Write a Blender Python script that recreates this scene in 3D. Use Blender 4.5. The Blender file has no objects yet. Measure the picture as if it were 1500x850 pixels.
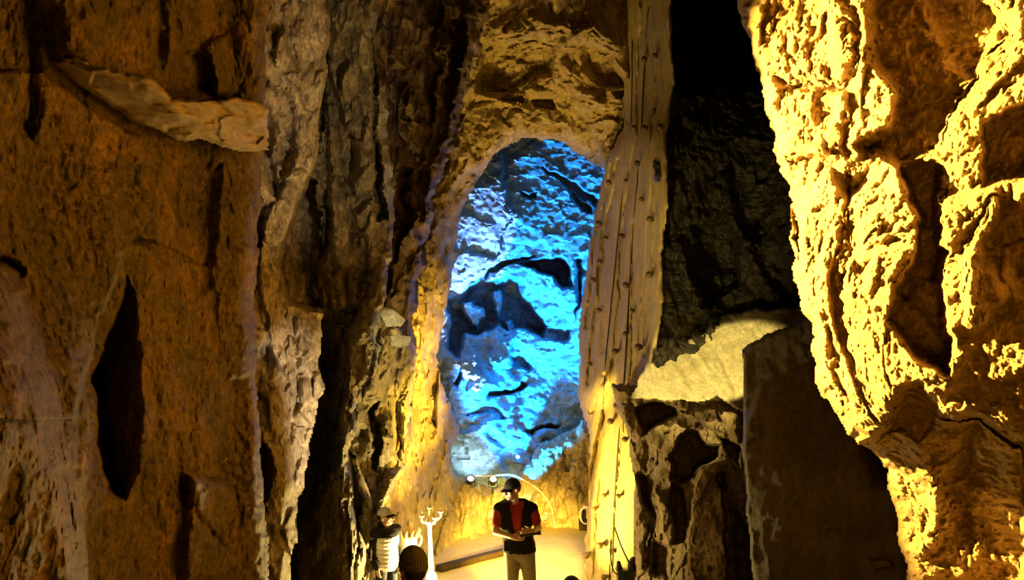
import bpy, bmesh, math, random
import numpy as np
from mathutils import Vector, Matrix

C = bpy.context.scene.collection
S = bpy.context.scene
R = math.radians
random.seed(7)

# ------------------------------------------------------------------ camera
F = 1250.0            # focal length in pixels of a 1500 wide frame
HOR = 490.0           # image row of the horizon
CAMZ = 3.4            # the photographer stands high on a stair
def at(px, py, Y):
    return Vector(((px - 750.0) / F * Y, Y, CAMZ - (py - HOR) / F * Y))

cam = bpy.data.cameras.new('camera'); co = bpy.data.objects.new('camera', cam); C.objects.link(co)
cam.sensor_width = 36.0; cam.lens = 36.0 * F / 1500.0
cam.shift_y = (HOR - 425.0) / 1500.0
cam.clip_start = 0.05; cam.clip_end = 200
co.location = (0, 0, CAMZ); co.rotation_euler = (R(90), 0, 0)
S.camera = co

# ------------------------------------------------------------------ light and exposure
S.view_settings.view_transform = 'Standard'; S.view_settings.look = 'None'
S.view_settings.exposure = 0.0; S.view_settings.gamma = 1.0
S.view_settings.use_curve_mapping = False
S.cycles.diffuse_bounces = 2
w = bpy.data.worlds.new('world'); S.world = w; w.use_nodes = True
w.node_tree.nodes['Background'].inputs[0].default_value = (1.0, 0.55, 0.12, 1)
w.node_tree.nodes['Background'].inputs[1].default_value = 0.006

def lamp(name, kind, loc, power, col, size=0.05, target=None, angle=60, blend=0.3):
    d = bpy.data.lights.new(name, kind); d.energy = power; d.color = col
    if kind == 'AREA': d.size = size
    else: d.shadow_soft_size = size
    if kind == 'SPOT': d.spot_size = R(angle); d.spot_blend = blend
    o = bpy.data.objects.new(name, d); C.objects.link(o); o.location = loc
    if target is not None:
        o.rotation_euler = (Vector(target) - Vector(loc)).to_track_quat('-Z', 'Y').to_euler()
    return o

WARM = (1.0, 0.66, 0.16); ORANGE = (1.0, 0.50, 0.06); PALE = (1.0, 0.80, 0.38)
lamp('floor_flood_light', 'POINT', at(645, 832, 10.1), 330, (1.0, 0.72, 0.22), 0.03)
lamp('added_wall_wash_light', 'SPOT', (0.35, 9.8, 0.7), 6500, (1.0, 0.64, 0.08), 0.1, at(755, 835, 14.8), 40, 0.8)  # unseen lamp added to brighten the lower back wall
lamp('added_floor_wash_light', 'SPOT', (1.15, 11.2, 3.4), 850, (1.0, 0.68, 0.08), 0.15, (0.1, 12.9, 0), 66, 0.8)  # added without a fixture, brightens the sandy floor
lamp('added_rim_light', 'SPOT', (0.9, 9.6, 0.4), 4600, (1.0, 0.62, 0.07), 0.06, at(597, 590, 12.2), 40, 0.8)  # extra unseen spot to brighten the alcove's left rim
lamp('added_roof_light', 'SPOT', (0.35, 11.9, 0.4), 1050, (1.0, 0.62, 0.08), 0.08, at(790, 125, 12.7), 36, 0.9)  # unseen spot put in to light the arch and roof
lamp('pillar_light', 'SPOT', (-0.35, 10.7, 0.12), 2600, (1.0, 0.68, 0.09), 0.04, at(898, 740, 11.3), 52, 1.0)
lamp('right_rock_light', 'SPOT', (-1.5, 5.4, 4.7), 14000, (1.0, 0.67, 0.14), 0.06, at(1330, 330, 4.2), 62, 0.5)
lamp('cave_fill_light', 'POINT', (-0.2, -0.6, 2.2), 40, (1.0, 0.54, 0.025), 0.3)
lamp('overhang_fill_light', 'SPOT', (0.5, 0.6, 2.6), 150, (1.0, 0.44, 0.02), 0.2, at(1380, 420, 4.0), 70, 0.8)
lamp('added_guide_light', 'SPOT', (-1.1, 9.25, 1.45), 330, (1.0, 0.84, 0.46), 0.04, at(739, 720, 9.65), 12, 0.6)  # added spot for the guide's face, has no fixture
lamp('added_spur_light', 'SPOT', (0.1, 8.4, 4.6), 330, (1.0, 0.84, 0.42), 0.04, at(572, 490, 10.3), 15, 0.6)  # added unseen spot that lifts the spur top and its flakes
lamp('left_column_light', 'SPOT', (0.2, 5.6, 0.9), 800, (1.0, 0.75, 0.42), 0.05, at(412, 600, 7.9), 23, 0.6)
lamp('added_column_front_light', 'SPOT', (0.9, 3.6, 2.6), 480, (1.0, 0.74, 0.36), 0.08, at(480, 170, 8.6), 30, 0.8)  # added front fill for the rock columns
lamp('slab_light', 'SPOT', (-0.9, 6.5, 5.6), 3000, (1.0, 0.76, 0.22), 0.05, at(1030, 535, 9.8), 20, 0.25)
lamp('added_dark_wall_light', 'SPOT', (0.2, 6.0, 1.6), 900, (1.0, 0.72, 0.2), 0.06, at(1050, 330, 11.3), 26, 0.9)  # dim spot added so the black wall shows texture
lamp('blue_light', 'SPOT', (0.12, 13.6, 0.35), 12500, (0.0, 0.27, 1.0), 0.06, (0.45, 16.3, 4.4), 58, 0.5)
lamp('cyan_light', 'SPOT', (0.02, 13.7, 0.35), 2400, (0.0, 0.50, 1.0), 0.06, at(785, 440, 16.2), 36, 0.8)
lamp('white_light', 'SPOT', (0.20, 13.6, 0.35), 2600, (1.0, 0.60, 0.72), 0.03, at(668, 320, 15.6), 24, 0.06)
lamp('lip_light', 'SPOT', at(704, 694, 14.4), 45, (0.55, 0.82, 1.0), 0.04, at(692, 655, 15.0), 110, 0.8)

# ------------------------------------------------------------------ noise
def _h(ix, iy, iz, s):
    n = (ix.astype(np.int64) * 374761393 + iy.astype(np.int64) * 668265263 + iz.astype(np.int64) * 2147483647 + s * 974634527) & 0xFFFFFFFF
    n = ((n ^ (n >> 13)) * 1274126177) & 0xFFFFFFFF
    n = ((n ^ (n >> 15)) * 2246822519) & 0xFFFFFFFF
    return ((n ^ (n >> 16)) & 0xFFFFFF) / float(0x1000000)

def vnoise(P, s=0):
    i = np.floor(P).astype(np.int64); f = P - i; f = f * f * f * (f * (f * 6 - 15) + 10)
    r = 0.0
    for dx in (0, 1):
        wx = f[:, 0] if dx else 1 - f[:, 0]
        for dy in (0, 1):
            wy = f[:, 1] if dy else 1 - f[:, 1]
            for dz in (0, 1):
                wz = f[:, 2] if dz else 1 - f[:, 2]
                r = r + wx * wy * wz * _h(i[:, 0] + dx, i[:, 1] + dy, i[:, 2] + dz, s)
    return r * 2 - 1

def fbm(P, s=0, o=4, g=0.5):
    r = 0; a = 1; k = 1
    for j in range(o):
        r = r + a * vnoise(P * k, s + j * 17); a *= g; k *= 2.03
    return r

def ridged(P, s=0, o=4):
    r = 0; a = 1; k = 1
    for j in range(o):
        r = r + a * (1 - 2 * np.abs(vnoise(P * k, s + j * 17))); a *= 0.5; k *= 2.03
    return r

def facets(P, s=0, tilt=1.0, jump=0.42, k=26.0):
    """chiselled fracture: every cell is a plane of its own tilt, meeting its neighbours in a crease"""
    i = np.floor(P).astype(np.int64)
    num = np.zeros(len(P)); den = np.full(len(P), 1e-12)
    for dx in (-1, 0, 1):
        for dy in (-1, 0, 1):
            for dz in (-1, 0, 1):
                c = i + np.array([dx, dy, dz])
                d = [P[:, j] - c[:, j] - _h(c[:, 0], c[:, 1], c[:, 2], s + 3 + j) for j in range(3)]
                dd = d[0] ** 2 + d[1] ** 2 + d[2] ** 2
                v = (_h(c[:, 0], c[:, 1], c[:, 2], s + 60) - 0.5) * 2 * jump
                for j in range(3): v = v + (_h(c[:, 0], c[:, 1], c[:, 2], s + 40 + j) - 0.5) * 2 * tilt * d[j]
                wt = np.exp(-k * dd); num += wt * v; den += wt
    return num / den

# ------------------------------------------------------------------ rock builder
def sdf(poly, x, y):
    """signed distance, positive inside"""
    p = np.array(poly, float); n = len(p)
    d = np.full(x.shape, 1e9); ins = np.zeros(x.shape, bool)
    for k in range(n):
        ax, ay = p[k]; bx, by = p[(k + 1) % n]
        ex, ey = bx - ax, by - ay
        t = np.clip(((x - ax) * ex + (y - ay) * ey) / (ex * ex + ey * ey + 1e-9), 0, 1)
        d = np.minimum(d, np.hypot(x - ax - t * ex, y - ay - t * ey))
        c = ((ay > y) != (by > y)) & (x < ex * (y - ay) / (ey if abs(ey) > 1e-9 else 1e-9) + ax)
        ins ^= c
    return np.where(ins, d, -d)

def linedist(pts, x, y):
    d = np.full(x.shape, 1e9)
    for (ax, ay), (bx, by) in zip(pts[:-1], pts[1:]):
        ex, ey = bx - ax, by - ay
        t = np.clip(((x - ax) * ex + (y - ay) * ey) / (ex * ex + ey * ey + 1e-9), 0, 1)
        d = np.minimum(d, np.hypot(x - ax - t * ex, y - ay - t * ey))
    return d

def rbf(ctrl, x, y):
    c = np.array(ctrl, float); n = len(c)
    phi = lambda r2: -np.sqrt(r2 / 10000.0 + 0.15)
    A = np.zeros((n + 3, n + 3))
    dx = c[:, None, 0] - c[None, :, 0]; dy = c[:, None, 1] - c[None, :, 1]
    A[:n, :n] = phi(dx * dx + dy * dy)
    A[:n, n] = 1; A[:n, n + 1] = c[:, 0] / 1000; A[:n, n + 2] = c[:, 1] / 1000
    A[n:, :n] = A[:n, n:].T
    sol = np.linalg.lstsq(A, np.concatenate([c[:, 2], [0, 0, 0]]), rcond=None)[0]
    r = sol[n] + sol[n + 1] * x / 1000 + sol[n + 2] * y / 1000
    for k in range(n):
        r = r + sol[k] * phi((x - c[k, 0]) ** 2 + (y - c[k, 1]) ** 2)
    return r

def sstep(t):
    t = np.clip(t, 0, 1); return t * t * (3 - 2 * t)

def axis(lo, hi, a, b, step, coarse):
    v = []; t = lo
    while t < hi:
        v.append(t); t += step if a <= t < b else coarse
    v.append(hi); return np.array(v, float)

def rock(name, poly, ctrl, mat, feats=(), noise=(), hole=None, seed=0, warp=5.0, edge=30, edge_depth=0.5,
         back=1.2, shrink=0.8, step=2.0, closed=True, yclip=None, smooth=True):
    """A rock mass: its outline, its distances, its facets, and sides and a back that close it behind."""
    p = np.array(poly, float)
    xs = axis(p[:, 0].min() - 8, p[:, 0].max() + 8, -20, 1520, step, 14)
    ys = axis(p[:, 1].min() - 8, p[:, 1].max() + 8, -20, 870, step, 14)
    gx, gy = np.meshgrid(xs, ys); sh = gx.shape
    x = gx.ravel(); y = gy.ravel()
    Q = np.stack([x / 40, y / 40, np.full_like(x, seed * 3.7)], 1)
    wx = x + warp * fbm(Q, seed + 1, 4, 0.6); wy = y + warp * fbm(Q, seed + 2, 4, 0.6)
    s = sdf(poly, wx, wy)
    if hole is not None: s = np.minimum(s, -sdf(hole, wx, wy))
    Y = rbf(ctrl, x, y)
    for f in feats:
        k = f[0]
        if k == 'poly':      # (kind, polygon, amount, edge width, gx, gy)
            _, pl, amt, wd = f[:4]; tx, ty = (f[4], f[5]) if len(f) > 4 else (0, 0)
            q = np.array(pl, float); cx, cy = q.mean(0)
            sd = sdf(pl, wx, wy)
            m = sstep(sd / wd + 0.5 if wd < 0 else sd / wd)
            Y = Y + m * (amt + tx * (x - cx) + ty * (y - cy))
        elif k == 'line':    # (kind, points, amount, width)
            _, pl, amt, wd = f
            d = linedist(pl, wx, wy)
            Y = Y + amt * np.exp(-(d / wd) ** 2)
    P = np.stack([(x - 750) / F * Y, Y, CAMZ - (y - HOR) / F * Y], 1)
    for (kind, sc, amp) in noise:
        sc = np.array(sc if isinstance(sc, (tuple, list)) else (sc, sc, sc), float)
        Pn = P * sc + seed * 5.31
        if kind == 'fbm': v = fbm(Pn, seed + 5)
        elif kind == 'soft': v = facets(Pn, seed + 11, 1.0, 0.3, 7.0)
        elif kind == 'ridged': v = ridged(Pn, seed + 9)
        elif kind == 'facet':
            Pw = Pn + 0.18 * np.stack([fbm(Pn * 1.3, seed + 70 + j, 2) for j in range(3)], 1)
            v = facets(Pw, seed + 11)
        Y = Y + amp * v
    e = np.clip(1 - s / edge, 0, 1.0)
    Y = Y + edge_depth * (1 - np.sqrt(np.maximum(0, 1 - (0.97 * e) ** 2)))
    P = np.stack([(x - 750) / F * Y, Y, CAMZ - (y - HOR) / F * Y], 1)
    idx = np.arange(len(x)).reshape(sh)
    quads = np.stack([idx[:-1, :-1], idx[1:, :-1], idx[1:, 1:], idx[:-1, 1:]], -1).reshape(-1, 4)
    keep = (s[quads] > 0).sum(1) >= 3
    quads = quads[keep]
    used = np.unique(quads); remap = -np.ones(len(x), np.int64); remap[used] = np.arange(len(used))
    V = P[used]; Qd = remap[quads]
    if closed:
        E = np.concatenate([Qd[:, [0, 1]], Qd[:, [1, 2]], Qd[:, [2, 3]], Qd[:, [3, 0]]])
        key = set(map(tuple, E.tolist()))
        bnd = [e_ for e_ in key if (e_[1], e_[0]) not in key]
        bv = sorted({v for e_ in bnd for v in e_}); m1 = {}; m2 = {}
        cen = V.mean(0); new = []; base = len(V)
        for v in bv:
            q = V[v]; ray = q - np.array([0, 0, CAMZ]); ray /= np.linalg.norm(ray)
            if hole is not None:
                a1 = q + ray * back * 0.5; a2 = q + ray * back
            else:
                inn = cen - q; inn[1] = 0
                a1 = q + ray * back * 0.5 + inn * (1 - shrink) * 0.3; a2 = q + ray * back + inn * (1 - shrink)
            m1[v] = base + len(new); new.append(a1); m2[v] = base + len(new); new.append(a2)
        extra = []
        for a, b in bnd:
            extra.append((b, a, m1[a], m1[b])); extra.append((m1[b], m1[a], m2[a], m2[b]))
        V = np.concatenate([V, np.array(new)]); Qd = np.concatenate([Qd, np.array(extra)])
    if yclip is not None: V[:, 2] = np.maximum(V[:, 2], yclip)
    me = bpy.data.meshes.new(name)
    me.vertices.add(len(V)); me.vertices.foreach_set('co', V.ravel())
    me.loops.add(len(Qd) * 4); me.loops.foreach_set('vertex_index', Qd.ravel().astype(np.int32))
    me.polygons.add(len(Qd)); me.polygons.foreach_set('loop_start', np.arange(len(Qd), dtype=np.int32) * 4)
    me.update(calc_edges=True)
    if smooth: me.polygons.foreach_set('use_smooth', np.ones(len(Qd), bool))
    me.set_sharp_from_angle(angle=R(28))
    me.materials.append(mat)
    o = bpy.data.objects.new(name, me); C.objects.link(o)
    return o

def struct(o): o['kind'] = 'structure'; return o
def tag(o, label, cat, group=None):
    o['label'] = label; o['category'] = cat
    if group: o['group'] = group
    return o

# ------------------------------------------------------------------ materials
def rock_mat(name, c1, c2, c3, vein=None, scale=1.0, stretch=(1, 1, 0.5), rough=0.62, bump=0.6, spec=0.5, grain=0.5, veinamt=0.0):
    m = bpy.data.materials.new(name); m.use_nodes = True
    nt = m.node_tree; N = nt.nodes; L = nt.links
    b = N['Principled BSDF']
    tc = N.new('ShaderNodeTexCoord'); mp = N.new('ShaderNodeMapping'); mp.inputs['Scale'].default_value = stretch
    L.new(tc.outputs['Object'], mp.inputs['Vector'])
    def nz(sc, det=8, ro=0.6, dist=0.0, src=None):
        n = N.new('ShaderNodeTexNoise'); n.inputs['Scale'].default_value = sc * scale; n.inputs['Detail'].default_value = det
        n.inputs['Roughness'].default_value = ro; n.inputs['Distortion'].default_value = dist
        L.new(src or mp.outputs['Vector'], n.inputs['Vector']); return n
    def ramp(n, a, bb, ca=(0, 0, 0, 1), cb=(1, 1, 1, 1)):
        r = N.new('ShaderNodeValToRGB'); r.color_ramp.elements[0].position = a; r.color_ramp.elements[1].position = bb
        r.color_ramp.elements[0].color = ca; r.color_ramp.elements[1].color = cb
        L.new(n.outputs[0], r.inputs['Fac']); return r
    def mix(f, a, bb, mode='MIX'):
        x = N.new('ShaderNodeMix'); x.data_type = 'RGBA'; x.blend_type = mode
        if isinstance(f, float): x.inputs[0].default_value = f
        else: L.new(f, x.inputs[0])
        for i, v in ((6, a), (7, bb)):
            if isinstance(v, tuple): x.inputs[i].default_value = (*v, 1)
            else: L.new(v, x.inputs[i])
        return x.outputs[2]
    big = ramp(nz(1.3, 6, 0.6, 0.6), 0.38, 0.62); mid = ramp(nz(5, 9, 0.65, 0.3), 0.42, 0.62)
    col = mix(big.outputs[0], c1, c2); col = mix(mid.outputs[0], col, c3)
    gr = ramp(nz(26, 10, 0.7), 0.3, 0.72, (1 - grain, 1 - grain, 1 - grain, 1), (1 + grain * 0.6,) * 3 + (1,))
    col = mix(1.0, col, gr.outputs[0], 'MULTIPLY')
    if vein:
        vr = ramp(nz(9, 10, 0.75, 1.2), 0.60, 0.68); 
        vm = N.new('ShaderNodeMath'); vm.operation = 'MULTIPLY'; vm.inputs[1].default_value = veinamt
        L.new(vr.outputs[0], vm.inputs[0]); col = mix(vm.outputs[0], col, vein)
    L.new(col, b.inputs['Base Color'])
    rr = N.new('ShaderNodeMapRange'); rr.inputs[3].default_value = rough - 0.18; rr.inputs[4].default_value = rough + 0.2
    L.new(nz(11, 6).outputs[0], rr.inputs[0]); L.new(rr.outputs[0], b.inputs['Roughness'])
    b.inputs['Specular IOR Level'].default_value = spec
    wv = N.new('ShaderNodeVectorMath'); wv.operation = 'MULTIPLY_ADD'
    L.new(nz(6, 5, 0.6).outputs['Color'], wv.inputs[0]); wv.inputs[1].default_value = (0.16, 0.16, 0.16); L.new(mp.outputs['Vector'], wv.inputs[2])
    hs = None
    for sc, amt in ((13, 0.5), (30, 0.6), (64, 0.5)):
        v = N.new('ShaderNodeTexVoronoi'); v.inputs['Scale'].default_value = sc * scale; L.new(wv.outputs[0], v.inputs['Vector'])
        # every chip a plane of its own tilt: dot of the offset inside the cell with a random direction
        d = N.new('ShaderNodeVectorMath'); d.operation = 'SUBTRACT'; L.new(wv.outputs[0], d.inputs[0]); L.new(v.outputs['Position'], d.inputs[1])
        c = N.new('ShaderNodeVectorMath'); c.operation = 'SUBTRACT'; L.new(v.outputs['Color'], c.inputs[0]); c.inputs[1].default_value = (0.5, 0.5, 0.5)
        t = N.new('ShaderNodeVectorMath'); t.operation = 'DOT_PRODUCT'; L.new(d.outputs[0], t.inputs[0]); L.new(c.outputs[0], t.inputs[1])
        k = N.new('ShaderNodeMath'); k.operation = 'MULTIPLY_ADD'; L.new(t.outputs['Value'], k.inputs[0]); k.inputs[1].default_value = 10.0 * amt
        if hs is None: k.inputs[2].default_value = 0
        else: L.new(hs, k.inputs[2])
        hs = k.outputs[0]
    h = N.new('ShaderNodeMath'); h.operation = 'MULTIPLY_ADD'
    L.new(nz(30, 12, 0.72, 0.2).outputs[0], h.inputs[0]); h.inputs[1].default_value = 0.7; L.new(hs, h.inputs[2])
    bp = N.new('ShaderNodeBump'); bp.inputs['Strength'].default_value = bump; bp.inputs['Distance'].default_value = 0.045
    L.new(h.outputs[0], bp.inputs['Height']); L.new(bp.outputs[0], b.inputs['Normal'])
    return m

def plain(name, col, rough=0.7, spec=0.4, metal=0.0, bump=0.0, bscale=60, var=0.25, emit=None, es=0):
    m = bpy.data.materials.new(name); m.use_nodes = True
    nt = m.node_tree; N = nt.nodes; L = nt.links; b = N['Principled BSDF']
    b.inputs['Roughness'].default_value = rough; b.inputs['Specular IOR Level'].default_value = spec; b.inputs['Metallic'].default_value = metal
    tc = N.new('ShaderNodeTexCoord'); n = N.new('ShaderNodeTexNoise'); n.inputs['Scale'].default_value = bscale; n.inputs['Detail'].default_value = 6
    L.new(tc.outputs['Object'], n.inputs['Vector'])
    r = N.new('ShaderNodeValToRGB'); r.color_ramp.elements[0].position = 0.3; r.color_ramp.elements[1].position = 0.7
    r.color_ramp.elements[0].color = (*[c * (1 - var) for c in col], 1); r.color_ramp.elements[1].color = (*[min(1, c * (1 + var)) for c in col], 1)
    L.new(n.outputs[0], r.inputs[0]); L.new(r.outputs[0], b.inputs['Base Color'])
    if bump:
        bp = N.new('ShaderNodeBump'); bp.inputs['Strength'].default_value = bump; bp.inputs['Distance'].default_value = 0.01
        L.new(n.outputs[0], bp.inputs['Height']); L.new(bp.outputs[0], b.inputs['Normal'])
    if emit:
        b.inputs['Emission Color'].default_value = (*emit, 1); b.inputs['Emission Strength'].default_value = es
    return m

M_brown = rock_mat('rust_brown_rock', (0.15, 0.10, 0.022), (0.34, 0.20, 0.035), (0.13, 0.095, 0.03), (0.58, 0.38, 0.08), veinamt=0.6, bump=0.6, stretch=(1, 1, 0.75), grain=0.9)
M_pink = rock_mat('grey_pink_rock', (0.48, 0.40, 0.31), (0.19, 0.15, 0.12), (0.60, 0.52, 0.40), (0.8, 0.72, 0.55), veinamt=0.6, grain=0.75)
M_grey = rock_mat('grey_rock', (0.26, 0.23, 0.16), (0.14, 0.12, 0.085), (0.38, 0.32, 0.19), (0.62, 0.56, 0.38), veinamt=0.6, grain=0.75)
M_dkbrown = rock_mat('dark_brown_rock', (0.16, 0.10, 0.045), (0.26, 0.16, 0.07), (0.10, 0.07, 0.04), (0.4, 0.3, 0.15), veinamt=0.3)
M_gold = rock_mat('ochre_rock', (0.42, 0.32, 0.15), (0.52, 0.40, 0.20), (0.30, 0.21, 0.09), (0.65, 0.55, 0.35), veinamt=0.5)
M_recess_bluelit = rock_mat('blue_lit_recess_rock', (0.26, 0.41, 0.48), (0.34, 0.50, 0.56), (0.20, 0.27, 0.31), (0.55, 0.60, 0.62), veinamt=0.3, stretch=(1, 1, 1))  # blue lamp light tinted into the rock colour, red held back
M_pillar = rock_mat('smooth_ochre_rock', (0.42, 0.34, 0.18), (0.48, 0.38, 0.19), (0.36, 0.27, 0.13), None, stretch=(2.5, 2.5, 0.25), bump=0.35, rough=0.7)
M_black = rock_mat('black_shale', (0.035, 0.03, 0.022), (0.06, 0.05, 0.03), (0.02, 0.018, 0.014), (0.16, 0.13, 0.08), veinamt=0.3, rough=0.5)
M_slab = rock_mat('pale_slab_rock', (0.48, 0.43, 0.27), (0.40, 0.35, 0.21), (0.55, 0.49, 0.33), None, stretch=(1.6, 0.6, 0.6), bump=0.4)
M_block = rock_mat('dark_block_rock', (0.085, 0.06, 0.028), (0.11, 0.085, 0.045), (0.06, 0.042, 0.022), (0.2, 0.17, 0.1), veinamt=0.25, bump=0.5)
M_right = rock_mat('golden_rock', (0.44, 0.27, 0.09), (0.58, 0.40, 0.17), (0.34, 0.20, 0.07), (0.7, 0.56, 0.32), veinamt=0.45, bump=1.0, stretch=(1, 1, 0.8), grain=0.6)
M_tan = rock_mat('tan_rock', (0.36, 0.24, 0.09), (0.30, 0.23, 0.13), (0.42, 0.32, 0.18), (0.20, 0.13, 0.05), veinamt=0.5, stretch=(0.6, 0.6, 2.0), bump=0.4)
M_rubble = rock_mat('brown_rubble_rock', (0.22, 0.16, 0.08), (0.15, 0.11, 0.06), (0.28, 0.21, 0.12), (0.42, 0.35, 0.2), veinamt=0.4, grain=0.7)
M_floor = rock_mat('sandy_floor', (0.46, 0.36, 0.16), (0.52, 0.42, 0.20), (0.42, 0.32, 0.14), None, stretch=(1, 3, 1), bump=0.15, grain=0.25)

# ------------------------------------------------------------------ the setting
def grid_plane(name, x0, x1, y0, y1, z, n, mat, amp=0.01, seed=3):
    bm = bmesh.new(); nx = n; ny = n; vs = []
    X, Yg = np.meshgrid(np.linspace(x0, x1, nx), np.linspace(y0, y1, ny))
    P = np.stack([X.ravel(), Yg.ravel(), np.zeros(nx * ny)], 1)
    Z = z + amp * fbm(P * 1.5, seed)
    vs = [bm.verts.new((a, b, c)) for a, b, c in zip(P[:, 0], P[:, 1], Z)]
    for j in range(ny - 1):
        for i in range(nx - 1):
            bm.faces.new((vs[j * nx + i], vs[j * nx + i + 1], vs[(j + 1) * nx + i + 1], vs[(j + 1) * nx + i]))
    me = bpy.data.meshes.new(name); bm.to_mesh(me); bm.free(); me.materials.append(mat)
    for p in me.polygons: p.use_smooth = True
    o = bpy.data.objects.new(name, me); C.objects.link(o); return o
struct(grid_plane('floor', -6, 6, 1.5, 17, 0, 90, M_floor, 0.012))
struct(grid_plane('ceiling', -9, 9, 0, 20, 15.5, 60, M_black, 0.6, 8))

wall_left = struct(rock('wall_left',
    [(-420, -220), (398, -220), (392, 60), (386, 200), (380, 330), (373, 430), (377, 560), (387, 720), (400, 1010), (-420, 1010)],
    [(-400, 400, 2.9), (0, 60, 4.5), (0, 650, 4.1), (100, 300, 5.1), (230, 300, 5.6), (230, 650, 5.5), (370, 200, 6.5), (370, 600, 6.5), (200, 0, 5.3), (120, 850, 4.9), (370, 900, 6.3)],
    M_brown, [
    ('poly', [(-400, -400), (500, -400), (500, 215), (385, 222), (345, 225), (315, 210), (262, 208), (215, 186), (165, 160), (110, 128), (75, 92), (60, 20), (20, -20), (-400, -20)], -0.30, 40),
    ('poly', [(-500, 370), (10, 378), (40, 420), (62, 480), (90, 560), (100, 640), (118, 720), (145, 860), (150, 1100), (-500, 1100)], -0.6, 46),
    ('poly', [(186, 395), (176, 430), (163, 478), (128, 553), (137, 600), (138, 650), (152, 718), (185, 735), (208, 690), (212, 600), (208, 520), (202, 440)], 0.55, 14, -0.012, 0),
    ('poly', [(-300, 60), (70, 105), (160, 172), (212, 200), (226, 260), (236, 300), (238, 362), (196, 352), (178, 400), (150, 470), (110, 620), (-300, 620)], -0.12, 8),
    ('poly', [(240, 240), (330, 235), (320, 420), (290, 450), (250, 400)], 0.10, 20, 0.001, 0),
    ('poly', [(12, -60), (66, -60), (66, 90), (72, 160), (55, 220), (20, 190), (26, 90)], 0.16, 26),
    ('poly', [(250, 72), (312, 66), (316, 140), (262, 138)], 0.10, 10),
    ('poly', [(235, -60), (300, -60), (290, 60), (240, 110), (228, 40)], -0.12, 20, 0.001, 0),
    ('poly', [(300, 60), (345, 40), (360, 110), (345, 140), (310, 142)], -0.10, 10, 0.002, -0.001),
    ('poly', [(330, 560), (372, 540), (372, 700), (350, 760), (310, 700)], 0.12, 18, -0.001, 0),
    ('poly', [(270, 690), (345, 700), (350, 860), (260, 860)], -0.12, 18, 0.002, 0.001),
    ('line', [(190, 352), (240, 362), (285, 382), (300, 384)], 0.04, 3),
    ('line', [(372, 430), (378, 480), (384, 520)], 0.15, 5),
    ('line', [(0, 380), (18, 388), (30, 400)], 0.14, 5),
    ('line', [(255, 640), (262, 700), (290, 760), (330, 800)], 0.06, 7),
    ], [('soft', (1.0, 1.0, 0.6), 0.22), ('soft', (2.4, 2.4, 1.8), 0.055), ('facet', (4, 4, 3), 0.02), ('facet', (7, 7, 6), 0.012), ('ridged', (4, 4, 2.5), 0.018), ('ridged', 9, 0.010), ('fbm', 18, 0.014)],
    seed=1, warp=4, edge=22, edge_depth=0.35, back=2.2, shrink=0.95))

tag(rock('rock_ledge',
    [(78, 92), (112, 82), (150, 98), (172, 104), (232, 116), (252, 146), (300, 146), (346, 140), (394, 158), (394, 222), (352, 224), (330, 214), (312, 206), (262, 208), (222, 188), (165, 158), (112, 126)],
    [(80, 95, 4.75), (150, 100, 4.72), (165, 155, 5.12), (240, 130, 4.95), (262, 205, 5.50), (345, 145, 5.40), (345, 220, 5.98), (390, 160, 5.70), (390, 220, 6.25)],
    M_tan, [('line', [(200, 130), (262, 172), (330, 180), (390, 172)], -0.05, 12), ('line', [(250, 190), (310, 172), (390, 200)], 0.05, 6)],
    [('facet', (2, 2, 4), 0.06), ('facet', (4, 4, 14), 0.03), ('fbm', (6, 6, 16), 0.012)], seed=31, warp=4, edge=8, edge_depth=0.12, back=0.7, shrink=1.0),
    'tan rock ledge with a pale underside jutting from the brown left wall', 'rock')

column_pink = tag(rock('rock_column',
    [(330, -220), (468, -220), (482, 40), (474, 120), (470, 200), (474, 400), (470, 560), (455, 660), (430, 780), (420, 1010), (330, 1010)],
    [(350, 300, 7.5), (470, 300, 8.2), (420, 0, 7.6), (420, 700, 7.7), (350, 900, 7.5), (460, 900, 7.9)],
    M_pink, [
    ('poly', [(445, 270), (466, 225), (490, 240), (490, 462), (425, 452), (412, 420), (404, 385), (420, 330)], 1.5, 10),  # notch carved into the shape in place of a cast shadow
    ('poly', [(378, 100), (440, 150), (440, 240), (400, 300), (375, 250)], 0.18, 14),
    ('poly', [(410, 10), (450, -20), (446, 150), (400, 92)], -0.15, 10, 0.001, 0),
    ('poly', [(365, 300), (400, 290), (380, 420), (366, 430)], 0.12, 10),
    ('poly', [(372, 640), (396, 650), (402, 700), (390, 770), (372, 760)], 0.25, 10),
    ('line', [(432, 470), (436, 560), (425, 640)], 0.08, 6),
    ], [('facet', (1.6, 1.6, 0.9), 0.2), ('facet', (5, 5, 3), 0.09), ('facet', (12, 12, 8), 0.035), ('fbm', 18, 0.012)],
    seed=2, warp=6, edge=16, edge_depth=0.3, back=1.6), 'tall pinkish grey rock column with a carved-in shadow right of the brown wall', 'rock')

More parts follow.
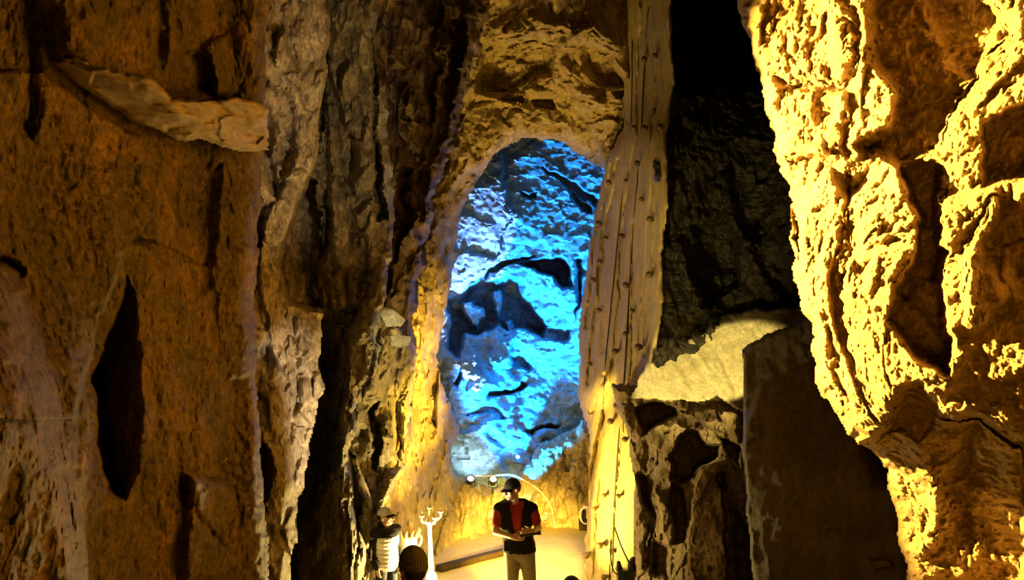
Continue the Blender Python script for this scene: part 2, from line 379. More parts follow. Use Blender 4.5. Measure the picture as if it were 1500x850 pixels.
column_grey = tag(rock('rock_column',
    [(452, -220), (562, -220), (556, 20), (552, 90), (570, 160), (580, 250), (580, 330), (562, 430), (548, 500), (526, 600), (510, 680), (522, 760), (522, 860), (516, 1010), (380, 1010), (418, 800), (450, 690), (468, 560)],
    [(465, 300, 8.9), (575, 300, 9.2), (520, 0, 8.7), (520, 450, 9.0), (470, 600, 9.7), (520, 600, 8.9), (460, 720, 9.7), (512, 720, 8.8), (515, 850, 8.8), (420, 900, 9.6)],
    M_grey, [
    ('poly', [(462, 80), (480, 80), (484, 300), (474, 480), (462, 480)], 0.3, 10),
    ('poly', [(545, 40), (560, 40), (556, 160), (575, 330), (555, 330), (545, 170)], 0.4, 8),
    ('poly', [(510, 140), (545, 150), (540, 210), (512, 205)], 0.15, 10),
    ('poly', [(470, 470), (530, 440), (520, 560), (500, 660), (480, 720), (440, 790), (455, 660)], 0.5, 20),
    ('line', [(500, 260), (520, 300), (545, 290)], 0.14, 8),
    ('line', [(520, 330), (535, 380), (530, 430)], 0.14, 8),
    ('line', [(512, 480), (500, 540), (492, 620), (480, 700)], -0.22, 6),
    ('line', [(535, 470), (518, 540), (505, 640), (500, 760)], -0.18, 5),
    ], [('facet', (1.8, 1.8, 1.0), 0.25), ('facet', (5, 5, 3), 0.10), ('facet', (12, 12, 8), 0.04), ('fbm', 18, 0.012)],
    seed=3, warp=7, edge=16, edge_depth=0.35, back=1.6), 'rugged grey rock column between the pinkish column and the dark brown cleft', 'rock')

cleft = tag(rock('rock_column',
    [(530, -220), (760, -220), (712, 20), (692, 110), (676, 170), (655, 250), (640, 300), (622, 360), (606, 450), (604, 560), (596, 680), (575, 720), (535, 640), (530, 520), (545, 400), (545, 200)],
    [(560, 100, 10.3), (700, 50, 11.3), (600, 300, 10.6), (640, 200, 11.3), (560, 500, 10.8), (600, 550, 11.4), (570, 700, 11.3)],
    M_dkbrown, [
    ('poly', [(585, 125), (612, 130), (618, 160), (610, 185), (590, 165)], -0.25, 8, -0.004, 0),
    ('poly', [(560, 20), (620, -30), (632, 60), (600, 110), (575, 110)], -0.25, 12, 0.002, -0.002),
    ('poly', [(585, 165), (625, 175), (625, 225), (600, 240)], -0.2, 10, 0.002, 0),
    ('poly', [(625, -60), (650, -60), (650, 120), (635, 200), (622, 120)], 0.5, 10),
    ('poly', [(585, 240), (610, 250), (600, 340), (575, 400), (570, 320)], 0.5, 12),
    ('poly', [(655, 20), (690, 20), (680, 130), (655, 190)], 0.35, 12),
    ('line', [(690, 20), (685, 90), (660, 190), (640, 260), (620, 330)], -0.3, 7),
    ('line', [(640, 40), (640, 180), (620, 280)], -0.18, 6),
    ], [('facet', (1.6, 1.6, 0.8), 0.28), ('facet', (4, 4, 2.4), 0.13), ('facet', (10, 10, 6), 0.05), ('fbm', 16, 0.012)],
    seed=4, warp=7, edge=16, edge_depth=0.35, back=1.6), 'dark brown split rock column left of the golden arch', 'rock')

spur = tag(rock('rock_spur',
    [(548, 452), (598, 488), (610, 520), (606, 580), (598, 640), (588, 700), (566, 740), (556, 790), (562, 830), (572, 1010), (500, 1010), (512, 860), (520, 800), (526, 730), (512, 680), (500, 640), (522, 590), (530, 520)],
    [(560, 480, 10.3), (600, 600, 11.2), (520, 640, 10.4), (560, 640, 10.7), (540, 780, 9.9), (530, 880, 9.8), (580, 700, 11.0), (560, 900, 10.2)],
    M_grey, [
    ('poly', [(575, 590), (598, 570), (592, 690), (572, 660)], 0.4, 10),
    ('poly', [(536, 600), (555, 590), (556, 700), (540, 690)], 0.4, 8),
    ('poly', [(545, 500), (570, 490), (575, 540), (555, 570), (530, 600)], -0.1, 8, 0.005, 0),
    ('line', [(560, 690), (548, 740), (550, 800)], 0.12, 5),
    ('line', [(583, 690), (560, 735), (548, 790)], -0.2, 6),
    ], [('facet', (2, 2, 1.2), 0.25), ('facet', (6, 6, 4), 0.09), ('facet', (14, 14, 10), 0.03), ('fbm', 20, 0.01)],
    seed=5, warp=6, edge=12, edge_depth=0.25, back=1.2), 'jagged rock spur rising left of the puffer jacket, lit pale along its foot', 'rock')

HOLE = [(742, 206), (775, 199), (830, 206), (862, 238), (900, 262), (900, 330), (890, 420), (885, 500), (870, 600), (840, 632), (795, 650), (765, 690), (740, 702), (690, 702), (666, 690), (662, 650), (672, 622), (650, 565), (640, 520), (655, 470), (665, 400), (668, 340), (690, 280), (715, 238)]
wall_back = struct(rock('wall_back',
    [(575, -220), (972, -220), (966, 300), (990, 560), (980, 800), (960, 905), (560, 905), (545, 800), (560, 680), (598, 560), (600, 430), (620, 330), (648, 240), (670, 170), (650, 60)],
    [(800, 150, 13.0), (780, 20, 11.8), (900, 100, 12.2), (690, 150, 12.4), (610, 480, 12.3), (660, 480, 13.5), (650, 340, 13.0), (640, 650, 13.3), (750, 730, 14.7), (850, 770, 14.9), (645, 800, 13.5), (700, 785, 14.4), (600, 720, 12.2), (590, 850, 11.6), (840, 640, 14.9), (800, 690, 14.8), (900, 230, 13.6), (950, 500, 14.6), (950, 800, 14.5), (780, -150, 11.2), (660, 700, 13.9), (780, 780, 14.9)],
    M_gold, [
    ('poly', [(690, 50), (760, 45), (820, 60), (810, 110), (750, 140), (700, 135)], 0.4, 16, 0, 0.003),
    ('poly', [(855, 60), (905, 75), (925, 140), (880, 130), (850, 100)], 0.5, 14),
    ('poly', [(735, 142), (765, 135), (766, 148), (738, 150)], 0.35, 5),
    ('poly', [(772, 142), (810, 142), (818, 162), (785, 160)], 0.35, 5),
    ('poly', [(895, 130), (925, 130), (925, 150), (900, 145)], 0.3, 6),
    ('line', [(740, 55), (790, 30), (830, 40)], -0.25, 10),
    ('line', [(830, 60), (870, 40), (905, 70)], -0.3, 10),
    ('line', [(830, 90), (850, 130), (880, 150)], -0.2, 6),
    ('line', [(700, 135), (740, 150), (800, 165), (840, 190)], -0.15, 6),
    ('poly', [(655, 735), (672, 730), (680, 775), (668, 765)], 0.3, 5),
    ('line', [(620, 560), (640, 640), (660, 700)], -0.1, 8),
    ('line', [(830, 660), (820, 720), (800, 770)], 0.10, 6),
    ('line', [(700, 720), (720, 770)], 0.08, 6),
    ('line', [(870, 500), (862, 560), (856, 640)], -0.2, 8),
    ], [('facet', (1.3, 1.3, 0.9), 0.25), ('facet', (3.6, 3.6, 2.6), 0.11), ('facet', (9, 9, 7), 0.045), ('ridged', (5, 5, 3.5), 0.02), ('fbm', 16, 0.012)],
    hole=HOLE, seed=6, warp=5, edge=26, edge_depth=0.55, back=1.3))

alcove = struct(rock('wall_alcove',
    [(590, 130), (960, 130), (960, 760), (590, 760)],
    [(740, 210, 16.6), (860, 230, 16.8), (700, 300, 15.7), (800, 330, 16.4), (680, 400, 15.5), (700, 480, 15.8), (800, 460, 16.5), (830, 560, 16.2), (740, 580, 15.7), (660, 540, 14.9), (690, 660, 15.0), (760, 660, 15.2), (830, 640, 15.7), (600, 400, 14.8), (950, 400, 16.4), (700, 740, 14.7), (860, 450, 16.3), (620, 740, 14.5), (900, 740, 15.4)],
    M_recess_bluelit, [
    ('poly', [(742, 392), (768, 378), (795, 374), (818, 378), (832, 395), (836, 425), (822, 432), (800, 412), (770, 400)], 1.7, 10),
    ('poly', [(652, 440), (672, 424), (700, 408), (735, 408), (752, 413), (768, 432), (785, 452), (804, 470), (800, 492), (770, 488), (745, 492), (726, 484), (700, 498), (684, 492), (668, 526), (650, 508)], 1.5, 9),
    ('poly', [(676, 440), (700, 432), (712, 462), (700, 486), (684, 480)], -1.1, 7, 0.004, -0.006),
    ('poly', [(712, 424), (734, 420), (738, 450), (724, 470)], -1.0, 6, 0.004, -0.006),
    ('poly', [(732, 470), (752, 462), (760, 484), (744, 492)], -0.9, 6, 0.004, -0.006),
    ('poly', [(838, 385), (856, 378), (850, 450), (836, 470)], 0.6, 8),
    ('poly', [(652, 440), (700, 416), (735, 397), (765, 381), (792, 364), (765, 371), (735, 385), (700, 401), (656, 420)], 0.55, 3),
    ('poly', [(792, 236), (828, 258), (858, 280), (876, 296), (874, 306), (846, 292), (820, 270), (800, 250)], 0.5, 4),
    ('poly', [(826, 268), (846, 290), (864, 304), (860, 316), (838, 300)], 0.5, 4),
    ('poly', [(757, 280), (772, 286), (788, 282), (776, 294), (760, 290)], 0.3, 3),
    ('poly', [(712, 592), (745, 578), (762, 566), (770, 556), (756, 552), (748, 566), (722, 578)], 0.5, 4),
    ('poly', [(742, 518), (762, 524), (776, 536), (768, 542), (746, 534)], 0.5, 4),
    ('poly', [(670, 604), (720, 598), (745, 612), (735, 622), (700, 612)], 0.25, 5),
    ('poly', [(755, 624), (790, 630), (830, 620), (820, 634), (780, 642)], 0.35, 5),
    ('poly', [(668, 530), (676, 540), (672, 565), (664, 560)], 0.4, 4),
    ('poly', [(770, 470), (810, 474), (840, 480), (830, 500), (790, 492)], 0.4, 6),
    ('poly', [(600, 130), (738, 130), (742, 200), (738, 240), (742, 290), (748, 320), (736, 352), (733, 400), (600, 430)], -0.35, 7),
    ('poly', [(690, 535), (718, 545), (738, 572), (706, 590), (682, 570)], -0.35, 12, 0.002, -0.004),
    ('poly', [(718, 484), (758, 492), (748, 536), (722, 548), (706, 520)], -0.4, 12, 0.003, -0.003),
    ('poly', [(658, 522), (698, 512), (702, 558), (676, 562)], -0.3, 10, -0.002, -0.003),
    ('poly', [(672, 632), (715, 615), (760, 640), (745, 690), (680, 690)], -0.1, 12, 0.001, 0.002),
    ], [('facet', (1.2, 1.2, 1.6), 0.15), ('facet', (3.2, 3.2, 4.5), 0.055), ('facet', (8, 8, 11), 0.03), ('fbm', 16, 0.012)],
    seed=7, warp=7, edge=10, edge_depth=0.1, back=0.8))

pillar = bpy.data.objects.new('rock_pillar', None); C.objects.link(pillar)
pillar.location = (1.35, 11.3, 0)
tag(pillar, 'smooth ochre rock pillar studded with pegs right of the blue alcove', 'rock pillar')
PC = [(930, 0, 11.6), (985, 0, 10.6), (912, 180, 12.4), (985, 200, 10.6), (870, 300, 13.6), (975, 350, 10.5), (848, 500, 13.2), (940, 500, 10.9), (855, 650, 12.4), (930, 600, 10.8), (858, 850, 11.7), (940, 850, 10.5), (950, 200, 11.1), (920, 300, 11.9), (900, 600, 11.3), (900, 850, 11.0)]
def child(o, par):
    o.parent = par; o.matrix_parent_inverse = Matrix.Translation(par.location).inverted(); return o
child(rock('pillar_body',
    [(917, -220), (915, 60), (912, 185), (884, 238), (878, 270), (865, 350), (850, 450), (846, 500), (848, 580), (862, 640), (862, 720), (856, 850), (850, 905), (960, 905), (946, 850), (940, 740), (940, 680), (934, 595), (952, 545), (966, 500), (974, 450), (972, 380), (978, 300), (978, 200), (988, 120), (984, 40), (990, -220)],
    PC, M_pillar, [
    ('line', [(942, -40), (938, 90), (934, 180), (916, 300), (906, 440), (894, 560), (880, 700), (868, 850)], 0.10, 2.6),
    ('line', [(928, 330), (925, 480), (919, 600), (905, 700), (893, 850)], 0.07, 2.2),
    ('line', [(905, 235), (888, 330), (870, 480), (862, 560)], 0.12, 3.0),
    ('line', [(893, 240), (874, 350), (858, 480)], 0.12, 2.4),
    ('line', [(955, 180), (952, 300), (945, 420), (930, 560)], 0.05, 2.2),
    ('line', [(965, 240), (958, 400), (945, 520)], 0.06, 3),
    ('line', [(916, 40), (918, 180)], 0.12, 3),
    ('poly', [(884, 590), (892, 610), (880, 690), (868, 760), (862, 860), (852, 860), (858, 720), (868, 650)], 0.35, 7),
    ('poly', [(878, 440), (900, 450), (895, 520), (875, 520)], 0.06, 8),
    ], [('fbm', (3, 3, 0.8), 0.03), ('ridged', (9, 9, 1.2), 0.012), ('fbm', (16, 16, 6), 0.008), ('facet', (2, 2, 0.8), 0.02)],
    seed=8, warp=2.5, edge=9, edge_depth=0.25, back=1.0, shrink=1.0), pillar)

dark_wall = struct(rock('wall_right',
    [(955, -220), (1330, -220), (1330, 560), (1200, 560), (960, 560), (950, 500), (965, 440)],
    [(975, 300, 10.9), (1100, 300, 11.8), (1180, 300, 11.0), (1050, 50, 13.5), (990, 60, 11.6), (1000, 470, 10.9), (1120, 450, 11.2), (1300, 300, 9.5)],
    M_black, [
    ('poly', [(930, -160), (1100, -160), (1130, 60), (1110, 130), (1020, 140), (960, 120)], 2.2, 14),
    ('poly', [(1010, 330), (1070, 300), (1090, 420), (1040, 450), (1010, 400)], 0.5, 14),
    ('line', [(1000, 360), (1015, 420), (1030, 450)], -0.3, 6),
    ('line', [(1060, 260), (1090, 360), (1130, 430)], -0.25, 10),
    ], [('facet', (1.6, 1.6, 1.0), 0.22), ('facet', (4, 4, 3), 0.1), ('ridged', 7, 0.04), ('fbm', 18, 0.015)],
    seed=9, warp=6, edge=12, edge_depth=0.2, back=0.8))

ledge_rock = tag(rock('rock_ledge',
    [(922, 586), (958, 512), (985, 498), (1008, 490), (1030, 486), (1055, 462), (1110, 452), (1190, 446), (1260, 480), (1260, 640), (1120, 640), (1088, 604), (1050, 583), (1030, 592), (1000, 590), (966, 584)],
    [(930, 580, 9.7), (1085, 595, 8.8), (1010, 495, 11.0), (1170, 455, 10.4), (1060, 465, 11.0), (1050, 540, 9.8), (1200, 600, 8.2)],
    M_slab, [
    ('line', [(985, 520), (1010, 570)], 0.05, 4), ('line', [(1040, 500), (1080, 580)], 0.05, 5), ('line', [(1010, 500), (1040, 560)], -0.04, 5),
    ], [('facet', (1.2, 1.2, 1.2), 0.06), ('ridged', (7, 2, 2), 0.03), ('fbm', 14, 0.012)],
    seed=10, warp=4, edge=6, edge_depth=0.12, back=0.9, shrink=1.0), 'pale sunlike lit rock ledge between the pegged pillar and the dark block', 'rock')

rubble = struct(rock('wall_footing',
    [(890, 560), (1140, 560), (1150, 1010), (890, 1010), (930, 860), (928, 700), (915, 620)],
    [(930, 600, 10.2), (1090, 600, 9.3), (930, 850, 9.9), (1090, 850, 8.6), (1010, 700, 9.7), (1020, 800, 9.3)],
    M_rubble, [
    ('poly', [(990, 640), (1010, 625), (1035, 650), (1058, 652), (1052, 680), (1025, 695), (1000, 712), (980, 700), (980, 670)], 1.1, 8),
    ('poly', [(930, 592), (965, 582), (990, 592), (992, 606), (970, 622), (940, 640), (934, 615)], 0.8, 8),
    ('poly', [(1048, 640), (1088, 650), (1088, 690), (1075, 690)], 0.5, 8),
    ('poly', [(1044, 700), (1062, 690), (1070, 725), (1052, 720)], 0.5, 6),
    ('poly', [(985, 600), (1050, 590), (1085, 610), (1086, 655), (1050, 640), (1010, 615)], -0.15, 10),
    ('poly', [(1012, 705), (1040, 678), (1062, 690), (1068, 780), (1068, 870), (1010, 870), (1008, 780)], -0.25, 8, 0.001, 0),
    ('poly', [(985, 700), (1004, 715), (1006, 800), (990, 800), (975, 740)], 0.45, 7),
    ('poly', [(960, 710), (978, 730), (992, 790), (982, 810), (965, 780)], -0.2, 6, 0.002, 0),
    ('poly', [(955, 790), (985, 800), (985, 850), (950, 850)], 0.4, 8),
    ('poly', [(1072, 730), (1100, 790), (1110, 870), (1075, 850)], 0.3, 8),
    ('line', [(940, 700), (955, 760), (950, 830)], 0.3, 6),
    ], [('facet', (1.8, 1.8, 1.2), 0.14), ('facet', (5, 5, 3), 0.05), ('facet', (12, 12, 9), 0.035), ('fbm', 18, 0.012)],
    seed=11, warp=5, edge=10, edge_depth=0.2, back=0.8))

block = tag(rock('rock_block',
    [(1088, 560), (1087, 520), (1095, 503), (1128, 488), (1160, 474), (1200, 455), (1290, 440), (1440, 600), (1460, 1160), (1120, 1160), (1110, 900), (1094, 760), (1088, 660)],
    [(1095, 520, 7.4), (1100, 850, 6.9), (1200, 480, 6.9), (1250, 700, 6.4), (1320, 850, 6.0), (1150, 700, 6.8), (1300, 1100, 6.2), (1110, 1100, 6.6)],
    M_block, [
    ('line', [(1160, 800), (1200, 760), (1280, 770)], 0.05, 18),
    ('poly', [(1270, 820), (1300, 815), (1310, 835), (1280, 840)], -0.1, 6),
    ('poly', [(1200, 460), (1240, 600), (1270, 720), (1400, 720), (1400, 440)], 0.3, 40),
    ], [('fbm', (1.5, 1.5, 0.8), 0.06), ('facet', (2, 2, 1), 0.04), ('fbm', 18, 0.006)],
    seed=12, warp=3, edge=6, edge_depth=0.15, back=1.2, yclip=0.0), 'big dark square-edged rock block below the golden overhang', 'rock')

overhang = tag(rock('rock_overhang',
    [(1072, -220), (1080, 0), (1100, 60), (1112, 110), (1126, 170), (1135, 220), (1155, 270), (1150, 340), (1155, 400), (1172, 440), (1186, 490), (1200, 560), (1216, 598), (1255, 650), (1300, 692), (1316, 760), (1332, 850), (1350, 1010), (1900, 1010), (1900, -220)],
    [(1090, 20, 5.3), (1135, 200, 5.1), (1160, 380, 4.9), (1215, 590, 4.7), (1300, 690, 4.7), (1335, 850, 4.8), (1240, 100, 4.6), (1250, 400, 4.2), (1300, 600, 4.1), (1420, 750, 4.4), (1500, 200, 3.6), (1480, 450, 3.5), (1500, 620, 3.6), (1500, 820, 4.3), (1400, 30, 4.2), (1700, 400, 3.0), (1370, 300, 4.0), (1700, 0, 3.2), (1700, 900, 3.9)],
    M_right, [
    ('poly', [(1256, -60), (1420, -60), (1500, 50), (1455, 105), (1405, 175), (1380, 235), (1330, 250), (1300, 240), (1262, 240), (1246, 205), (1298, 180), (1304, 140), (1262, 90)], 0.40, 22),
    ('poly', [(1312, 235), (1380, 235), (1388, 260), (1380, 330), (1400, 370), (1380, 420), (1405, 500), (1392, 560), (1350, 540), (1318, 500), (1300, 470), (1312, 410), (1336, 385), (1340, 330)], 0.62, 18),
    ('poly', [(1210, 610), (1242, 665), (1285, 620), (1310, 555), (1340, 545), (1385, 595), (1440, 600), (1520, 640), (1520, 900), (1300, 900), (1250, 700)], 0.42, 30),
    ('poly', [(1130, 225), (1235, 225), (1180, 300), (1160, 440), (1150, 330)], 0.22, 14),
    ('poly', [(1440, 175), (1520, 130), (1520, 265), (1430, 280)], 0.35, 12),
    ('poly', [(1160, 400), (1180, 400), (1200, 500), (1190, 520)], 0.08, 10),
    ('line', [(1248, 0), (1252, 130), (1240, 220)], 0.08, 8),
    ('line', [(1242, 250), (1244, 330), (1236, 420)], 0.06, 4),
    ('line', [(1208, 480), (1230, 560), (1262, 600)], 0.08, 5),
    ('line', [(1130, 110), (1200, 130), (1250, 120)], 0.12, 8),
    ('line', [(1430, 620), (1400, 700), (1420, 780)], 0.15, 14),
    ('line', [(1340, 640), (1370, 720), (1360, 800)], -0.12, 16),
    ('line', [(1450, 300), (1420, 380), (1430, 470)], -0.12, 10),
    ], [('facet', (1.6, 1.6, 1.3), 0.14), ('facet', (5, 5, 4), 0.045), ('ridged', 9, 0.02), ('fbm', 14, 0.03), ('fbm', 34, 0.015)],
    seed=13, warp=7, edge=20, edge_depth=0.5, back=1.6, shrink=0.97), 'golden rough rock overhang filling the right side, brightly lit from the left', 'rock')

# ------------------------------------------------------------------ small things: helpers
def mesh_obj(name, bm, mat, par=None, smooth=True):
    me = bpy.data.meshes.new(name); bm.to_mesh(me); bm.free(); me.materials.append(mat)
    if smooth:
        me.polygons.foreach_set('use_smooth', np.ones(len(me.polygons), bool)); me.set_sharp_from_angle(angle=R(40))
    o = bpy.data.objects.new(name, me); C.objects.link(o)
    if par is not None: o.parent = par
    return o

def frame(d):
    d = Vector(d).normalized(); u = d.orthogonal().normalized(); return d, u, d.cross(u)

def add_tube(bm, pts, rads, n=10, cap=True):
    pts = [Vector(p) for p in pts]
    if not isinstance(rads, (list, tuple)): rads = [rads] * len(pts)
    rings = []; u = None
    for i, p in enumerate(pts):
        d = (pts[min(i + 1, len(pts) - 1)] - pts[max(i - 1, 0)]).normalized()
        if u is None: u = d.orthogonal().normalized()
        else: u = (u - d * u.dot(d)).normalized()
        v = d.cross(u)
        rings.append([bm.verts.new(p + (u * math.cos(2 * math.pi * k / n) + v * math.sin(2 * math.pi * k / n)) * rads[i]) for k in range(n)])
    for a, b in zip(rings[:-1], rings[1:]):
        for k in range(n): bm.faces.new((a[k], a[(k + 1) % n], b[(k + 1) % n], b[k]))
    if cap:
        bm.faces.new(rings[0][::-1]); bm.faces.new(rings[-1])

def add_lathe(bm, prof, origin=(0, 0, 0), n=24, ax=(0, 0, 1)):
    """profile of (radius, height) turned round an axis"""
    d, u, v = frame(ax); o = Vector(origin)
    add_tube_rings = [[bm.verts.new(o + d * h + (u * math.cos(2 * math.pi * k / n) + v * math.sin(2 * math.pi * k / n)) * max(r, 1e-4)) for k in range(n)] for r, h in prof]
    for a, b in zip(add_tube_rings[:-1], add_tube_rings[1:]):
        for k in range(n): bm.faces.new((a[k], a[(k + 1) % n], b[(k + 1) % n], b[k]))
    bm.faces.new(add_tube_rings[0][::-1]); bm.faces.new(add_tube_rings[-1])

def add_caps(bm, p0, p1, r0, r1, n=14, m=5):
    p0 = Vector(p0); p1 = Vector(p1); L = (p1 - p0).length; prof = []
    for i in range(m + 1):
        a = math.pi / 2 * i / m; prof.append((r0 * math.sin(a), -r0 * math.cos(a)))
    for i in range(m + 1):
        a = math.pi / 2 * i / m; prof.append((r1 * math.cos(a), L + r1 * math.sin(a)))
    add_lathe(bm, prof, p0, n, (p1 - p0) if L > 1e-6 else (0, 0, 1))

def add_ell(bm, c, r, M=None, n=20):
    res = bmesh.ops.create_uvsphere(bm, u_segments=n, v_segments=n // 2 + 2, radius=1)
    for v in res['verts']:
        q = Vector((v.co.x * r[0], v.co.y * r[1], v.co.z * r[2]))
        if M is not None: q = M @ q
        v.co = q + Vector(c)

def add_box(bm, c, s, M=None, bevel=0.0):
    res = bmesh.ops.create_cube(bm, size=1)
    for v in res['verts']:
        q = Vector((v.co.x * s[0], v.co.y * s[1], v.co.z * s[2]))
        v.co = (M @ q if M is not None else q) + Vector(c)
    if bevel:
        ed = list({e for v in res['verts'] for e in v.link_edges})
        bmesh.ops.bevel(bm, geom=ed, offset=bevel, segments=2, affect='EDGES', profile=0.5)

def spline(pts, n=8):
    P = [Vector(p) for p in pts]; out = []
    for i in range(len(P) - 1):
        a = P[max(i - 1, 0)]; b = P[i]; c = P[i + 1]; d = P[min(i + 2, len(P) - 1)]
        for k in range(n):
            t = k / n
            out.append(0.5 * ((2 * b) + (c - a) * t + (2 * a - 5 * b + 4 * c - d) * t * t + (3 * b - a - 3 * c + d) * t ** 3))
    out.append(P[-1]); return out

def empty(name, loc, rz=0.0):
    o = bpy.data.objects.new(name, None); C.objects.link(o); o.location = loc; o.rotation_euler = (0, 0, rz); o.empty_display_size = 0.2
    return o

M_iron = plain('rusty_iron', (0.12, 0.08, 0.045), 0.6, 0.5, 0.4, 0.3)
M_blackm = plain('black_metal', (0.012, 0.012, 0.012), 0.45, 0.5)
M_ivory = plain('ivory_paint', (0.80, 0.72, 0.52), 0.45, 0.5)
M_wax = plain('white_wax', (0.85, 0.80, 0.66), 0.5, 0.4)
M_gilt = plain('gilt', (0.75, 0.55, 0.20), 0.35, 0.5, 0.5)
M_cable = plain('dark_cable', (0.03, 0.025, 0.018), 0.6)
M_hose = plain('pale_hose', (0.75, 0.72, 0.62), 0.5)
M_timber_shade = plain('dark_timber_and_shade', (0.03, 0.018, 0.007), 0.8, 0.2, 0, 0.4, 20)  # bracket timber, also colours the beam standing in for shade
M_glow = plain('lamp_lens_warm', (0.9, 0.8, 0.5), 0.3, emit=(1.0, 0.82, 0.40), es=30)
M_glowb = plain('lamp_lens_white', (0.9, 0.9, 0.9), 0.3, emit=(1.0, 0.92, 0.70), es=5)

# pegs of the pillar
PEGS = [(947, 90), (962, 84), (931, 188), (948, 189), (970, 188), (899, 210), (884, 245), (936, 242), (895, 270), (919, 266), (943, 293), (881, 329), (956, 323), (890, 349), (914, 347), (882, 384), (955, 403), (872, 412), (921, 420), (929, 456), (919, 488), (905, 515), (940, 509), (889, 548), (908, 593), (870, 603), (898, 617), (919, 643), (888, 724), (909, 726), (874, 744), (884, 796), (899, 806), (864, 810), (888, 844), (867, 533), (880, 455)]
body = pillar.children[0]
from mathutils.bvhtree import BVHTree
bvh = BVHTree.FromPolygons([v.co for v in body.data.vertices], [p.vertices for p in body.data.polygons])
eye = Vector((0, 0, CAMZ))
def hit(tree, px, py):
    r = tree.ray_cast(eye, (at(px, py, 1.0) - eye).normalized(), 60)
    return r[0], r[1]
def bvh_of(o):
    return BVHTree.FromPolygons([v.co for v in o.data.vertices], [p.vertices for p in o.data.polygons])
for i, (px, py) in enumerate(PEGS):
    p, nrm = hit(bvh, px, py)
    if p is None: continue
    big = 1.0 + 0.5 * random.random()
    d = Vector((-0.45 + 0.1 * random.random(), -0.85, -0.10 + 0.2 * random.random())).normalized()
    bm = bmesh.new(); q = p - d * 0.05; r = 0.017 * big
    add_lathe(bm, [(r * 0.8, 0), (r, 0.05), (r * 1.1, 0.11 * big), (r * 1.9, 0.115 * big), (r * 2.0, 0.14 * big), (r * 1.5, 0.155 * big), (r * 0.5, 0.165 * big)], q, 8, d)
    bmesh.ops.translate(bm, verts=bm.verts, vec=-pillar.location)
    mesh_obj('peg', bm, M_iron, pillar)

def wire(name, pts, rad, mat, label, cat):
    bm = bmesh.new(); add_tube(bm, spline(pts, 6), rad, 8)
    o = mesh_obj(name, bm, mat); return tag(o, label, cat)
def onrock(tree, px, py, off, dflt):
    p, n = hit(tree, px, py)
    if p is None: return at(px, py, dflt)
    return p + (eye - p).normalized() * off
wire('cable', [onrock(bvh, *q, 0.02, 11) for q in ((950, 10), (944, 100), (940, 180), (934, 260), (926, 360), (920, 460), (914, 560), (905, 660), (900, 740), (897, 840))], 0.011, M_cable, 'thin dark cable running straight down the middle of the pegged pillar', 'cable')
wire('cable', [onrock(bvh, *q, 0.02, 11) for q in ((926, 60), (924, 180), (910, 300), (898, 420), (888, 520), (884, 590))], 0.009, M_cable, 'thin dark cable along the left side of the pegged pillar', 'cable')
wb = bvh_of(wall_back)
wire('hose', [at(690, 697, 14.5), at(712, 698, 14.45), at(735, 696, 14.4), at(752, 697, 14.35)] + [onrock(wb, *q, 0.03, 14.5) for q in ((772, 706), (790, 719), (803, 735), (810, 752), (813, 774))], 0.013, M_hose, "pale hose arching over the guide's cap and down the golden back wall", 'hose')

# spotlights at the foot of the alcove
def spotlight(px, py, Y, d, label, k=1.0):
    p = at(px, py, Y); t = empty('spotlight', p)
    tag(t, label, 'spotlight', 'small spotlights on the rock lip below the blue alcove')
    d = Vector(d).normalized()
    bm = bmesh.new(); add_lathe(bm, [(0.03 * k, -0.09 * k), (0.055 * k, -0.07 * k), (0.062 * k, 0.05 * k), (0.07 * k, 0.055 * k), (0.07 * k, 0.075 * k), (0.058 * k, 0.075 * k), (0.055 * k, 0.05 * k)], (0, 0, 0), 20, d); mesh_obj('housing', bm, M_blackm, t)
    bm = bmesh.new(); add_lathe(bm, [(0.054 * k, 0.052 * k), (0.05 * k, 0.062 * k), (0.02 * k, 0.068 * k)], (0, 0, 0), 20, d); mesh_obj('lens', bm, M_glowb, t)
    bm = bmesh.new(); add_tube(bm, [(-0.075 * k, 0, 0), (-0.075 * k, 0, -0.1 * k), (0, 0, -0.12 * k), (0.075 * k, 0, -0.1 * k), (0.075 * k, 0, 0)], 0.009 * k, 6); add_tube(bm, [(0, 0, -0.11 * k), (0, 0.1, -0.22 * k)], 0.012 * k, 6); mesh_obj('bracket', bm, M_blackm, t)
spotlight(689, 704, 14.45, (0.1, -0.7, 0.6), 'small black spotlight at the lower left foot of the blue alcove')
spotlight(722, 705, 14.45, (0.1, -0.7, 0.6), "small black spotlight just left of the guide's cap")
spotlight(758, 671, 14.75, (0.1, -0.7, 0.5), "small spotlight tucked in rock above the guide's cap", 0.6)

for x_, d_, lab in ((0.12, (0.1, 0.75, 1), 'added black floor spotlight hidden behind the guide, the right one of a pair'), (-0.03, (0, 0.75, 1), 'added black floor spotlight hidden behind the guide, the left one of a pair')):  # unseen fixtures added for the blue lights
    t = empty('added_floor_spotlight', (x_, 13.62, 0)); tag(t, lab, 'spotlight', 'added floor spotlights hidden behind the guide')
    d_ = Vector(d_).normalized(); o_ = Vector((0, -0.09, 0.22))
    bm = bmesh.new(); add_lathe(bm, [(0.03, -0.1), (0.05, -0.09), (0.055, 0.04), (0.06, 0.045), (0.06, 0.07), (0.05, 0.07), (0.048, 0.045)], o_, 18, d_); mesh_obj('housing', bm, M_blackm, t)
    bm = bmesh.new(); add_tube(bm, [(-0.065, -0.09, 0.22), (-0.065, -0.09, 0.04), (0, -0.09, 0.02), (0.065, -0.09, 0.04), (0.065, -0.09, 0.22)], 0.008, 6); mesh_obj('bracket', bm, M_blackm, t)
    bm = bmesh.new(); add_lathe(bm, [(0.07, 0), (0.07, 0.014), (0.02, 0.02)], (0, -0.09, 0), 18); mesh_obj('base', bm, M_blackm, t)

